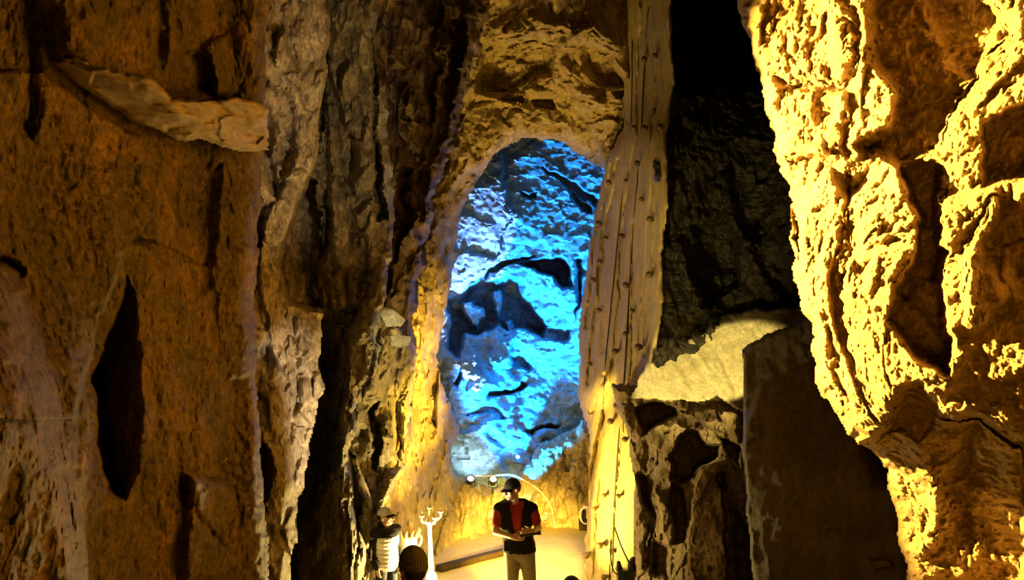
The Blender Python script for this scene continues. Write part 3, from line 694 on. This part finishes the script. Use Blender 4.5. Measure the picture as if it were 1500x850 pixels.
# coiled hose on the wall by the pillar foot
t = empty('hose_coil', at(858, 755, 13.2)); tag(t, 'small coiled hose on a bracket left of the pillar foot', 'hose')
bm = bmesh.new()
add_tube(bm, [(0.085 * math.cos(a) * (1 + 0.06 * math.sin(a * 0.33)), -0.02 + 0.012 * a / 6, 0.13 * math.sin(a)) for a in np.linspace(0, 6 * math.pi, 72)], 0.014, 8); mesh_obj('coil', bm, M_hose, t)
bm = bmesh.new(); add_box(bm, (-0.02, 0.06, -0.16), (0.16, 0.16, 0.16), None, 0.01); add_box(bm, (-0.02, 0.08, -0.03), (0.06, 0.08, 0.2), None, 0.008); mesh_obj('bracket', bm, M_timber_shade, t)

# round black lamp at the pillar foot
t = empty('stage_lamp', at(915, 905, 10.15)); t.location.z = 0
tag(t, 'black round stage lamp with loose cables at the foot of the pegged pillar', 'lamp')
k = 10.15 / F
def lp(px, py, dy=0.0): return Vector(((px - 915) * k, dy, CAMZ - (py - HOR) * k))
bm = bmesh.new()
add_tube(bm, [lp(931 + 8.0 * math.cos(a), 828 + 9.5 * math.sin(a), -0.02) for a in np.linspace(0, 2 * math.pi, 25)], 0.034, 10, False)
add_lathe(bm, [(0.03, 0), (0.07, 0.02), (0.075, 0.14), (0.05, 0.20)], lp(930, 830, 0.02), 20, (0.5, 0.9, 0.1)); mesh_obj('housing', bm, M_blackm, t)
bm = bmesh.new(); add_box(bm, lp(918, 846, 0), (0.24, 0.16, 0.20), None, 0.02); add_tube(bm, [lp(912, 845), lp(906, 832), lp(906, 822)], [0.05, 0.045, 0.02], 10); add_box(bm, lp(938, 846), (0.10, 0.1, 0.10), None, 0.015); mesh_obj('ballast_box', bm, M_blackm, t)
for a in (0.3, 2.4, 4.5):
    bm = bmesh.new(); q = lp(918, 856); add_tube(bm, [q, Vector((q.x + 0.28 * math.cos(a), 0.28 * math.sin(a), 0.0))], [0.018, 0.014], 8); mesh_obj('leg', bm, M_blackm, t)
bm = bmesh.new(); add_tube(bm, spline([lp(925, 832, -0.05), lp(917, 816, -0.06), lp(909, 798, -0.02), lp(904, 780, 0.25)], 6), 0.010, 8)
add_tube(bm, spline([lp(908, 842, -0.05), lp(899, 836, -0.06), lp(895, 822, 0.0), lp(898, 800, 0.25)], 6), 0.008, 8); mesh_obj('lead', bm, M_cable, t)

# flood light on the floor
t = empty('flood_light', at(634, 850, 10.0)); t.location.z = 0
tag(t, 'blown out white floor lamp at the foot of the ivory candelabra', 'lamp')
k = 10.0 / F
def fp(px, py, dy=0.0): return Vector(((px - 634) * k, dy, CAMZ - (py - HOR) * k))
bm = bmesh.new(); add_lathe(bm, [(0.03, -0.16), (0.06, -0.15), (0.075, -0.08), (0.08, -0.045), (0.06, -0.045)], fp(632, 845), 24); mesh_obj('housing', bm, M_blackm, t)
bm = bmesh.new(); add_lathe(bm, [(0.055, -0.05), (0.062, -0.02), (0.058, 0.02), (0.04, 0.045), (0.012, 0.055)], fp(632, 845), 24); mesh_obj('bulb', bm, M_glow, t)
bm = bmesh.new(); q = fp(632, 864); add_tube(bm, [q, (q.x, 0, 0.02)], 0.018, 10); add_lathe(bm, [(0.14, 0), (0.14, 0.015), (0.03, 0.03)], (q.x, 0, 0), 24); mesh_obj('stand', bm, M_blackm, t)

# candelabra
t = empty('candelabra', at(634, 900, 10.4)); t.location.z = 0
tag(t, 'tall ivory candelabra with curved arms standing behind the floor lamp', 'candelabra')
k = 10.4 / F
def cp(px, py, dy=0.0): return Vector(((px - 634) * k, dy, CAMZ - (py - HOR) * k))
b0 = Vector((0, 0, 0)); hub = cp(629, 764); top = cp(629.5, 744)
bm = bmesh.new(); add_lathe(bm, [(0.15, 0), (0.15, 0.02), (0.11, 0.035), (0.06, 0.06), (0.04, 0.10)], (0, 0, 0), 28); mesh_obj('base', bm, M_ivory, t)
bm = bmesh.new(); h = hub.length
add_lathe(bm, [(0.036, 0.06), (0.030, h * 0.3), (0.034, h * 0.45), (0.026, h * 0.7), (0.022, h * 0.93), (0.034, h * 0.95), (0.020, h)], (0, 0, 0), 18, hub); mesh_obj('pole', bm, M_ivory, t)
bm = bmesh.new(); add_lathe(bm, [(0.01, -0.05), (0.04, -0.03), (0.055, 0.0), (0.04, 0.03), (0.018, 0.06), (0.022, 0.12), (0.014, 0.15)], hub, 18); mesh_obj('hub', bm, M_ivory, t)
for (px, py, dy) in ((618, 757, -0.02), (622, 754, 0.12), (638, 757, -0.12), (645, 752, 0.03), (629.5, 745, 0.0)):
    e = cp(px, py, dy); bm = bmesh.new()
    if abs(px - 629.5) < 1: add_tube(bm, [hub, e], 0.012, 8)
    else: add_tube(bm, spline([hub, hub.lerp(e, 0.45) + Vector((0, 0, -0.045)), Vector((e.x, e.y, e.z - 0.05)), e], 6), 0.012, 8)
    arm = mesh_obj('arm', bm, M_ivory, t)
    bm = bmesh.new(); add_lathe(bm, [(0.008, -0.01), (0.03, 0.0), (0.034, 0.012), (0.018, 0.012)], e, 14); mesh_obj('drip_cup', bm, M_ivory, arm)
    bm = bmesh.new(); add_lathe(bm, [(0.013, 0.0), (0.013, 0.05), (0.009, 0.055), (0.002, 0.068)], e + Vector((0, 0, 0.012)), 12); mesh_obj('candle', bm, M_wax, arm)

# ornate urn
t = empty('urn', at(599, 905, 10.45)); t.location.z = 0
tag(t, 'ornate white urn with a spiked gilt rim right of the puffer jacket', 'urn')
k = 10.45 / F
def up(px, py, dy=0.0): return Vector(((px - 599) * k, dy, CAMZ - (py - HOR) * k))
z0 = up(598, 812).z; zr = up(598, 786).z
bm = bmesh.new(); add_lathe(bm, [(0.06, z0 - 0.1), (0.07, z0 - 0.06), (0.085, z0), (0.10, z0 + (zr - z0) * 0.5), (0.097, zr - 0.03), (0.105, zr), (0.095, zr + 0.005), (0.085, zr - 0.02)], (0, 0, 0), 30); mesh_obj('body', bm, M_ivory, t)
bm = bmesh.new(); add_tube(bm, [(0.108 * math.cos(a), 0.108 * math.sin(a), zr) for a in np.linspace(0, 2 * math.pi, 33)], 0.014, 8, False)
for j in range(11):
    a = 2 * math.pi * j / 11; r = 0.11
    add_tube(bm, [(r * math.cos(a), r * math.sin(a), zr), (r * 1.18 * math.cos(a), r * 1.18 * math.sin(a), zr + 0.05), (r * 1.3 * math.cos(a + 0.1), r * 1.3 * math.sin(a + 0.1), zr + 0.09)], [0.02, 0.014, 0.004], 6)
mesh_obj('rim', bm, M_gilt, t)
for sx in (-1, 1):
    bm = bmesh.new(); add_tube(bm, spline([(sx * 0.10, 0, zr - 0.14), (sx * 0.15, 0, zr - 0.07), (sx * 0.145, 0, zr + 0.01), (sx * 0.10, 0, zr - 0.01)], 6), 0.013, 8); mesh_obj('handle', bm, M_gilt, t)
bm = bmesh.new(); add_lathe(bm, [(0.13, 0), (0.13, 0.04), (0.09, 0.08), (0.085, z0 - 0.2), (0.12, z0 - 0.13), (0.12, z0 - 0.1)], (0, 0, 0), 24); mesh_obj('pedestal', bm, M_ivory, t)

# dark beam on the floor, added in place of a shadow strip
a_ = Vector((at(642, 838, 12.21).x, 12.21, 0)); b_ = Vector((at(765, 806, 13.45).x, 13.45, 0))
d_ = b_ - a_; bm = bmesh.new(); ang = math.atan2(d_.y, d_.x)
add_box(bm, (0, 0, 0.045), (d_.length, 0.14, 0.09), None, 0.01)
shadow_beam = mesh_obj('shadow_strip_beam', bm, M_timber_shade); shadow_beam.location = (a_ + b_) / 2; shadow_beam.rotation_euler = (0, 0, ang)
tag(shadow_beam, 'low dark beam in place of a shadow across the sandy floor left of the guide', 'shadow_beam')

# loose flakes on the spur
def flake(poly, Y0, Y1, label):
    q = np.array(poly, float)
    ctrl = [(q[:, 0].min(), q[:, 1].min(), Y1), (q[:, 0].max(), q[:, 1].min(), Y1 + 0.1), (q[:, 0].mean(), q[:, 1].max(), Y0), (q[:, 0].max(), q[:, 1].max(), Y0)]
    return tag(rock('rock_flake', poly, ctrl, M_slab, [], [('fbm', 12, 0.012), ('facet', 5, 0.02)], seed=21, warp=2, edge=3, edge_depth=0.03, back=0.12, shrink=1.0, step=1.2), label, 'rock')
flake([(538, 433), (549, 440), (556, 445), (574, 452), (593, 468), (586, 478), (562, 480), (556, 464)], 10.1, 10.5, 'upper pale rock flake jutting from the top of the jagged spur')
flake([(568, 489), (602, 491), (600, 504), (592, 512), (572, 508)], 10.0, 10.35, 'lower small pale rock flake under the larger flake on the spur')

# ------------------------------------------------------------------ people
def blob(name, shapes, mat, par, voxel=0.01, smooth=4, post=None, cut=None):
    """one continuous skin grown over tapered limbs and rounded masses"""
    bm = bmesh.new()
    for sh in shapes:
        if sh[0] == 'c': add_caps(bm, *sh[1:])
        else: add_ell(bm, *sh[1:])
    me = bpy.data.meshes.new(name); bm.to_mesh(me); bm.free()
    o = bpy.data.objects.new(name, me); C.objects.link(o)
    m = o.modifiers.new('r', 'REMESH'); m.mode = 'VOXEL'; m.voxel_size = voxel
    if smooth:
        m2 = o.modifiers.new('s', 'SMOOTH'); m2.iterations = smooth; m2.factor = 0.5
    dg = bpy.context.evaluated_depsgraph_get(); dg.update()
    me2 = bpy.data.meshes.new_from_object(o.evaluated_get(dg)); me2.name = name
    o.modifiers.clear(); o.data = me2; bpy.data.meshes.remove(me)
    me2.materials.clear(); me2.materials.append(mat)
    if post is not None:
        for v in me2.vertices: v.co = post(v.co, v.normal)
    if cut is not None:
        bm = bmesh.new(); bm.from_mesh(me2)
        bmesh.ops.delete(bm, geom=[f for f in bm.faces if cut(f.calc_center_median())], context='FACES')
        bm.to_mesh(me2); bm.free()
    me2.polygons.foreach_set('use_smooth', np.ones(len(me2.polygons), bool))
    if par is not None: o.parent = par
    return o

M_skin = plain('skin', (0.60, 0.38, 0.26), 0.5, 0.4, 0, 0.1, 90, 0.08)
M_blackc = plain('black_cloth', (0.012, 0.011, 0.011), 0.85, 0.2, 0, 0.3, 80)
M_red = plain('red_cloth', (0.42, 0.05, 0.03), 0.85, 0.2, 0, 0.2, 70)
M_khaki = plain('khaki_cloth', (0.36, 0.33, 0.22), 0.85, 0.2, 0, 0.3, 50)
M_boot = plain('brown_leather', (0.07, 0.045, 0.025), 0.6)
M_silver = plain('silver_puffer_nylon', (0.70, 0.72, 0.78), 0.45, 0.5, 0, 0.1, 40, 0.06)
M_olive = plain('olive_knit', (0.13, 0.10, 0.035), 0.9, 0.2, 0, 0.6, 140)
M_hair = plain('dark_hair', (0.02, 0.013, 0.008), 0.5, 0.4, 0, 0.6, 160)
M_brownc = plain('brown_cloth', (0.22, 0.12, 0.04), 0.85, 0.2, 0, 0.3, 70)
M_jean = plain('dark_denim', (0.03, 0.035, 0.05), 0.85, 0.2, 0, 0.3, 70)
M_eye = plain('dark_eye', (0.02, 0.015, 0.012), 0.2, 0.6)
M_lip = plain('lip', (0.45, 0.2, 0.15), 0.5)
M_capw = plain('pale_blue_cap_cloth', (0.55, 0.60, 0.72), 0.8, 0.2)

def V3(*a): return Vector(a)
def hand(wrist, palm_dir, side_dir, normal, curl, thumb=1):
    """palm, four unequal bent fingers and a thumb from the palm's side"""
    w0 = Vector(wrist); d = Vector(palm_dir).normalized(); s_ = Vector(side_dir); s_ = (s_ - d * s_.dot(d)).normalized(); n = Vector(normal); n = (n - d * n.dot(d) - s_ * n.dot(s_)).normalized()
    sh = [('c', w0, w0 + d * 0.03, 0.026, 0.028)]
    for j in (-1.5, -0.5, 0.5, 1.5):
        sh.append(('c', w0 + d * 0.02 + s_ * j * 0.014, w0 + d * 0.085 + s_ * j * 0.0215, 0.016, 0.0125))
    for j, L in zip((-1.5, -0.5, 0.5, 1.5), (0.070, 0.083, 0.078, 0.060)):
        p = w0 + d * 0.088 + s_ * j * 0.0235; a = curl * 0.5; pr = p
        for seg, rr in ((0.45, 0.0092), (0.32, 0.0085), (0.23, 0.0078)):
            q = pr + (d * math.cos(a) + n * math.sin(a)) * L * seg; sh.append(('c', pr, q, rr, rr * 0.94)); pr = q; a += curl
    t0 = w0 + d * 0.035 - s_ * 0.026 * thumb; t1 = t0 + (d * 0.6 - s_ * 0.6 * thumb + n * 0.5).normalized() * 0.04; t2 = t1 + (d * 0.8 - s_ * 0.1 * thumb + n * 0.6).normalized() * 0.032
    sh += [('c', t0, t1, 0.014, 0.011), ('c', t1, t2, 0.0105, 0.0085)]
    return sh

BASE = dict(neck=V3(0, 0.015, 1.47), head=V3(0, 0, 1.545), shl=V3(-0.185, 0.01, 1.42), shr=V3(0.185, 0.01, 1.42), ell=V3(-0.235, 0.03, 1.13), elr=V3(0.235, 0.03, 1.13), wrl=V3(-0.24, -0.06, 0.89), wrr=V3(0.24, -0.06, 0.89),
    chest=V3(0, 0.0, 1.30), waist=V3(0, 0, 1.08), pelvis=V3(0, 0.005, 0.95), hil=V3(-0.09, 0, 0.90), hir=V3(0.09, 0, 0.90), knl=V3(-0.105, -0.015, 0.49), knr=V3(0.105, -0.015, 0.49), anl=V3(-0.11, 0.03, 0.085), anr=V3(0.11, 0.03, 0.085))

def person(loc, rz, scale, label, pose=None, head_rot=(0, 0, 0), hands=None, outfit=None, voxel=0.008, slim=1.0, head_scale=1.0):
    J = dict(BASE); J.update(pose or {}); o_ = outfit
    t = empty('person', loc, rz); t.scale = (scale,) * 3; tag(t, label, 'person')
    HM = Matrix.Translation(J['head']) @ (Matrix.Rotation(R(head_rot[2]), 4, 'Z') @ Matrix.Rotation(R(head_rot[0]), 4, 'X') @ Matrix.Rotation(R(head_rot[1]), 4, 'Y')) @ Matrix.Scale(head_scale, 4)
    H3 = HM.to_3x3()
    def h(x, y, z): return HM @ Vector((x, y, z))
    def he(x, y, z, r): return ('e', h(x, y, z), r, H3)
    head = [he(0, 0.018, 0.112, (0.076, 0.097, 0.100)), he(0, -0.022, 0.055, (0.060, 0.070, 0.075)), he(0, -0.045, 0.012, (0.040, 0.042, 0.032)),
            ('c', h(0, -0.090, 0.092), h(0, -0.112, 0.062), 0.010, 0.016), he(0, -0.080, 0.112, (0.056, 0.016, 0.012)), he(0.036, -0.060, 0.062, (0.026, 0.026, 0.026)), he(-0.036, -0.060, 0.062, (0.026, 0.026, 0.026)),
            he(0, -0.083, 0.030, (0.024, 0.012, 0.011)), he(0.078, 0.012, 0.080, (0.010, 0.020, 0.032)), he(-0.078, 0.012, 0.080, (0.010, 0.020, 0.032)),
            ('c', J['neck'], h(0, 0.02, 0.05), 0.058, 0.052)]
    def arm(s, g=0.0): return [('c', J['sh' + s], J['el' + s], 0.054 + g, 0.041 + g), ('c', J['el' + s], J['wr' + s], 0.041 + g, 0.027 + g)]
    def torso(g=0.0):
        r = [('c', J['shl'] * 0.86 + J['shr'] * 0.14, J['shr'] * 0.86 + J['shl'] * 0.14, 0.066 + g, 0.066 + g), ('e', J['chest'], (0.165 * slim + g, 0.108 + g, 0.185 + g)), ('e', J['waist'], (0.150 * slim + g, 0.100 + g, 0.17 + g)), ('e', J['pelvis'], (0.162 * slim + g, 0.112 + g, 0.13 + g)),
             ('c', (J['shl'] + J['neck']) / 2 + V3(0, 0, 0.01), (J['shr'] + J['neck']) / 2 + V3(0, 0, 0.01), 0.05 + g, 0.05 + g)]
        return r
    def leg(s, g=0.0): return [('c', J['hi' + s], J['kn' + s], 0.082 + g, 0.056 + g), ('c', J['kn' + s], J['an' + s], 0.054 + g, 0.038 + g * 1.3)]
    hs = hands(J) if hands else hand(J['wrl'], (0, -0.25, -1), (0, 1, -0.2), (1, 0, 0), 0.35, -1) + hand(J['wrr'], (0, -0.25, -1), (0, 1, -0.2), (-1, 0, 0), 0.35, -1)
    feet = [('c', J['an' + s], J['an' + s] + V3(0, -0.14, -0.045), 0.036, 0.032) for s in 'lr']
    blob('body', head + torso(-0.012) + arm('l') + arm('r') + hs + leg('l', -0.008) + leg('r', -0.008) + feet, M_skin, t, 0.0065, 2)
    for sx in (-1, 1):
        bm = bmesh.new(); add_ell(bm, h(sx * 0.031, -0.079, 0.094), (0.012, 0.010, 0.009), H3, 12); mesh_obj('eye', bm, M_eye, t)
    bm = bmesh.new(); add_ell(bm, h(0, -0.094, 0.028), (0.022, 0.005, 0.007), H3, 12); mesh_obj('mouth', bm, M_lip, t)
    # trousers, boots
    blob('trousers', leg('l', 0.014) + leg('r', 0.014) + [('e', J['pelvis'] + V3(0, 0, -0.02), (0.168, 0.118, 0.115))], o_['trousers'], t, 0.012, 3,
         cut=lambda c: c.z < 0.06)
    for s in 'lr':
        a = J['an' + s]
        blob('boot', [('c', a + V3(0, 0.01, 0.05), a + V3(0, 0.015, -0.04), 0.052, 0.052), ('c', a + V3(0, 0.015, -0.042), a + V3(0, -0.15, -0.048), 0.044, 0.040)], M_boot, t, 0.010, 3, post=lambda c, n: Vector((c.x, c.y, max(c.z, 0.0))))
    o_['top'](t, J, torso, arm, blob)
    o_['headwear'](t, h, he, H3, HM)
    return t

# the guide
def guide_top(t, J, torso, arm, blob):
    sleeves = [('c', J['sh' + s], J['sh' + s].lerp(J['el' + s], 0.62), 0.068, 0.062) for s in 'lr']
    blob('t_shirt', torso(0.006) + sleeves, M_red, t, 0.011, 2, cut=lambda c: c.z < 0.93)
    xc = (J['shl'].x + J['shr'].x) / 2
    vest = torso(0.030) + [('e', J['pelvis'] + V3(0, 0, 0.06), (0.185, 0.135, 0.14)), ('c', J['shl'] + V3(0.0, 0, 0.0), J['shr'] + V3(0.0, 0, 0.0), 0.075, 0.075)]
    def cutv(c):
        if c.z < 0.935: return True
        vx = xc + 0.02 - (c.z - 1.1) * 0.02
        return c.y < -0.02 and c.z > 1.08 and abs(c.x - vx) < 0.018 + (c.z - 1.08) * 0.16
    v = blob('vest', vest, M_blackc, t, 0.011, 3, cut=cutv)
    bm = bmesh.new(); add_box(bm, (xc + 0.13, -0.15, 1.03), (0.11, 0.02, 0.12), Matrix.Rotation(R(18), 3, 'Z'), 0.008); mesh_obj('pocket', bm, M_blackc, v)
    bm = bmesh.new(); add_box(bm, (xc - 0.08, -0.155, 1.03), (0.11, 0.02, 0.12), Matrix.Rotation(R(-14), 3, 'Z'), 0.008); mesh_obj('pocket', bm, M_blackc, v)
def cap_head(mat, brim_mat, yaw=0):
    def f(t, h, he, H3, HM):
        Zr = Matrix.Rotation(R(yaw), 3, 'Z')
        c = blob('cap', [he(0, 0.018, 0.125, (0.086, 0.106, 0.098))], mat, t, 0.008, 2, cut=lambda c: (HM.inverted() @ c).z < 0.118)
        bm = bmesh.new(); rows = []
        for i in range(9):
            a = R(-62 + 124 * i / 8); row = []
            for j in range(5):
                r = j / 4
                p = Zr @ Vector((math.sin(a) * (0.082 + 0.010 * r), -math.cos(a) * 0.100 + 0.018 - r * 0.075 * math.cos(a * 1.1), 0))
                row.append(HM @ Vector((p.x, p.y, 0.124 - 0.022 * r * r - 0.10 * abs(math.sin(a)) ** 2 * 0.12)))
            rows.append([bm.verts.new(q) for q in row])
        for a_, b_ in zip(rows[:-1], rows[1:]):
            for j in range(4): bm.faces.new((a_[j], a_[j + 1], b_[j + 1], b_[j]))
        bmesh.ops.solidify(bm, geom=bm.faces[:], thickness=0.004)
        mesh_obj('brim', bm, brim_mat, c)
        bm = bmesh.new(); add_ell(bm, h(0, 0.018, 0.224), (0.009, 0.009, 0.006), H3, 10); mesh_obj('button', bm, mat, c)
        blob('hair', [he(0, 0.035, 0.105, (0.081, 0.092, 0.085))], M_hair, t, 0.009, 2, cut=lambda c: (HM.inverted() @ c).y < 0.01 and (HM.inverted() @ c).z < 0.11 or (HM.inverted() @ c).z < 0.05)
    return f
def guide_hands(J):
    return hand(J['wrl'], (0.95, -0.28, 0.05), (0, -0.1, 1), (0.05, 0.9, 0.1), 0.75, -1) + hand(J['wrr'], (-0.92, -0.38, 0.05), (0, -0.1, 1), (0.0, 0.9, 0.1), 0.75, -1)
gl = at(750, 925, 9.7); gl.z = 0
person(gl, 0, 1.0, 'person in black cap, black vest and red shirt holding a torch',
    pose=dict(neck=V3(0.03, 0.01, 1.475), head=V3(0.005, -0.005, 1.545), shl=V3(-0.140, 0.01, 1.415), shr=V3(0.225, 0.01, 1.415), ell=V3(-0.185, -0.05, 1.165), elr=V3(0.30, -0.02, 1.20), wrl=V3(0.0, -0.25, 1.155), wrr=V3(0.235, -0.22, 1.205),
              chest=V3(0.045, 0, 1.29), waist=V3(0.07, 0, 1.08), pelvis=V3(0.085, 0, 0.95), hil=V3(0.0, 0, 0.90), hir=V3(0.17, 0, 0.90), knl=V3(0.0, -0.03, 0.49), knr=V3(0.215, -0.02, 0.49), anl=V3(-0.02, 0.02, 0.085), anr=V3(0.24, 0.03, 0.085)),
    head_rot=(8, 0, -48), hands=guide_hands, outfit=dict(trousers=M_khaki, top=guide_top, headwear=cap_head(M_blackc, M_blackc)))
tr = empty('torch', gl + V3(0.19, -0.315, 1.195)); tag(tr, "dark hand torch held across the guide's belly in both hands", 'torch')
ax = Vector((0.98, 0.0, 0.16)).normalized()
bm = bmesh.new(); add_lathe(bm, [(0.012, -0.10), (0.014, -0.095), (0.014, 0.08), (0.021, 0.10), (0.021, 0.13), (0.017, 0.13)], (0, 0, 0), 18, ax); mesh_obj('barrel', bm, M_blackm, tr)
bm = bmesh.new(); add_lathe(bm, [(0.013, -0.125), (0.015, -0.12), (0.015, -0.10)], (0, 0, 0), 18, ax); mesh_obj('end_cap', bm, plain('steel', (0.6, 0.6, 0.6), 0.3, 0.5, 0.9), tr)

# person in the puffer jacket
def puffer_top(t, J, torso, arm, blob):
    quilt = lambda c, n: c + Vector((n.x, n.y, n.z * 0.3)) * 0.016 * abs(math.sin(c.z * math.pi / 0.062))
    blob('puffer_jacket', torso(0.040) + [('e', J['pelvis'] + V3(0, 0, 0.04), (0.20, 0.15, 0.15))], M_silver, t, 0.011, 3, post=quilt, cut=lambda c: c.z < 0.84 or c.z > 1.36)
    blob('sleeves', arm('l', 0.026) + arm('r', 0.026) + [('c', J['shl'], J['shr'], 0.095, 0.095), ('e', J['chest'] + V3(0, 0, 0.06), (0.20, 0.140, 0.12))], M_blackc, t, 0.012, 3)
    blob('hood', [('c', J['neck'] + V3(-0.06, 0.03, 0.02), J['neck'] + V3(0.06, 0.03, 0.02), 0.07, 0.07), ('e', J['neck'] + V3(0, 0.06, 0.03), (0.11, 0.07, 0.09))], M_blackc, t, 0.012, 3)
pl = at(566, 925, 10.0); pl.z = 0
person(pl, R(42), 0.765, 'person in white quilted puffer jacket and pale cap left of the urn',
    head_rot=(-4, 0, 25), outfit=dict(trousers=M_jean, top=puffer_top, headwear=cap_head(M_capw, M_blackc)), head_scale=1.15,
    pose=dict(elr=V3(0.25, 0.06, 1.14), wrr=V3(0.20, -0.08, 0.93), ell=V3(-0.25, 0.06, 1.13), wrl=V3(-0.22, -0.08, 0.93)))

# person in the olive beanie, seen from behind
def coat(mat, shoulder):
    def f(t, J, torso, arm, blob):
        blob('coat', torso(0.038) + arm('l', 0.03) + arm('r', 0.03) + [('e', J['pelvis'] + V3(0, 0, 0.0), (0.20, 0.15, 0.18))], mat, t, 0.012, 3, cut=lambda c: c.z < 0.80)
        blob('hood', [('c', J['neck'] + V3(-0.08, 0.02, 0.015), J['neck'] + V3(0.08, 0.02, 0.015), 0.06, 0.06), ('e', J['neck'] + V3(0, 0.08, -0.03), (0.13, 0.06, 0.10))], shoulder, t, 0.012, 3)
    return f
def beanie(t, h, he, H3, HM):
    inv = HM.inverted()
    rib = lambda c, n: c + n * (0.0035 * math.sin(math.atan2((inv @ c).y - 0.02, (inv @ c).x) * 34) + (0.006 if (inv @ c).z < 0.118 else 0))
    blob('beanie', [he(0, 0.022, 0.128, (0.092, 0.112, 0.118))], M_olive, t, 0.007, 2, post=rib, cut=lambda c: (inv @ c).z < 0.085)
    blob('hair', [he(0, 0.040, 0.075, (0.080, 0.088, 0.085)), he(0, -0.05, 0.015, (0.052, 0.045, 0.04))], M_hair, t, 0.009, 2, cut=lambda c: (inv @ c).y < 0.0 and (inv @ c).z > 0.04 and abs((inv @ c).x) < 0.07)
ol = at(603, 925, 6.2); ol.z = 0
person(ol, R(180), 1.045, 'person in olive knit beanie seen from behind before the urn', head_rot=(0, 0, 40),
    outfit=dict(trousers=M_jean, top=coat(M_blackc, M_brownc), headwear=beanie))

# dark haired person whose head just shows at the bottom edge
def hair_head(t, h, he, H3, HM):
    inv = HM.inverted()
    blob('hair', [he(0, 0.022, 0.115, (0.088, 0.108, 0.112)), he(0, 0.045, 0.05, (0.076, 0.075, 0.07))], M_hair, t, 0.008, 2, cut=lambda c: (inv @ c).y < -0.03 and (inv @ c).z < 0.15)
dl = at(837, 925, 6.5); dl.z = 0
person(dl, R(180), 0.885, 'dark haired person, only the crown showing at the bottom edge', outfit=dict(trousers=M_jean, top=coat(M_brownc, M_brownc), headwear=hair_head))
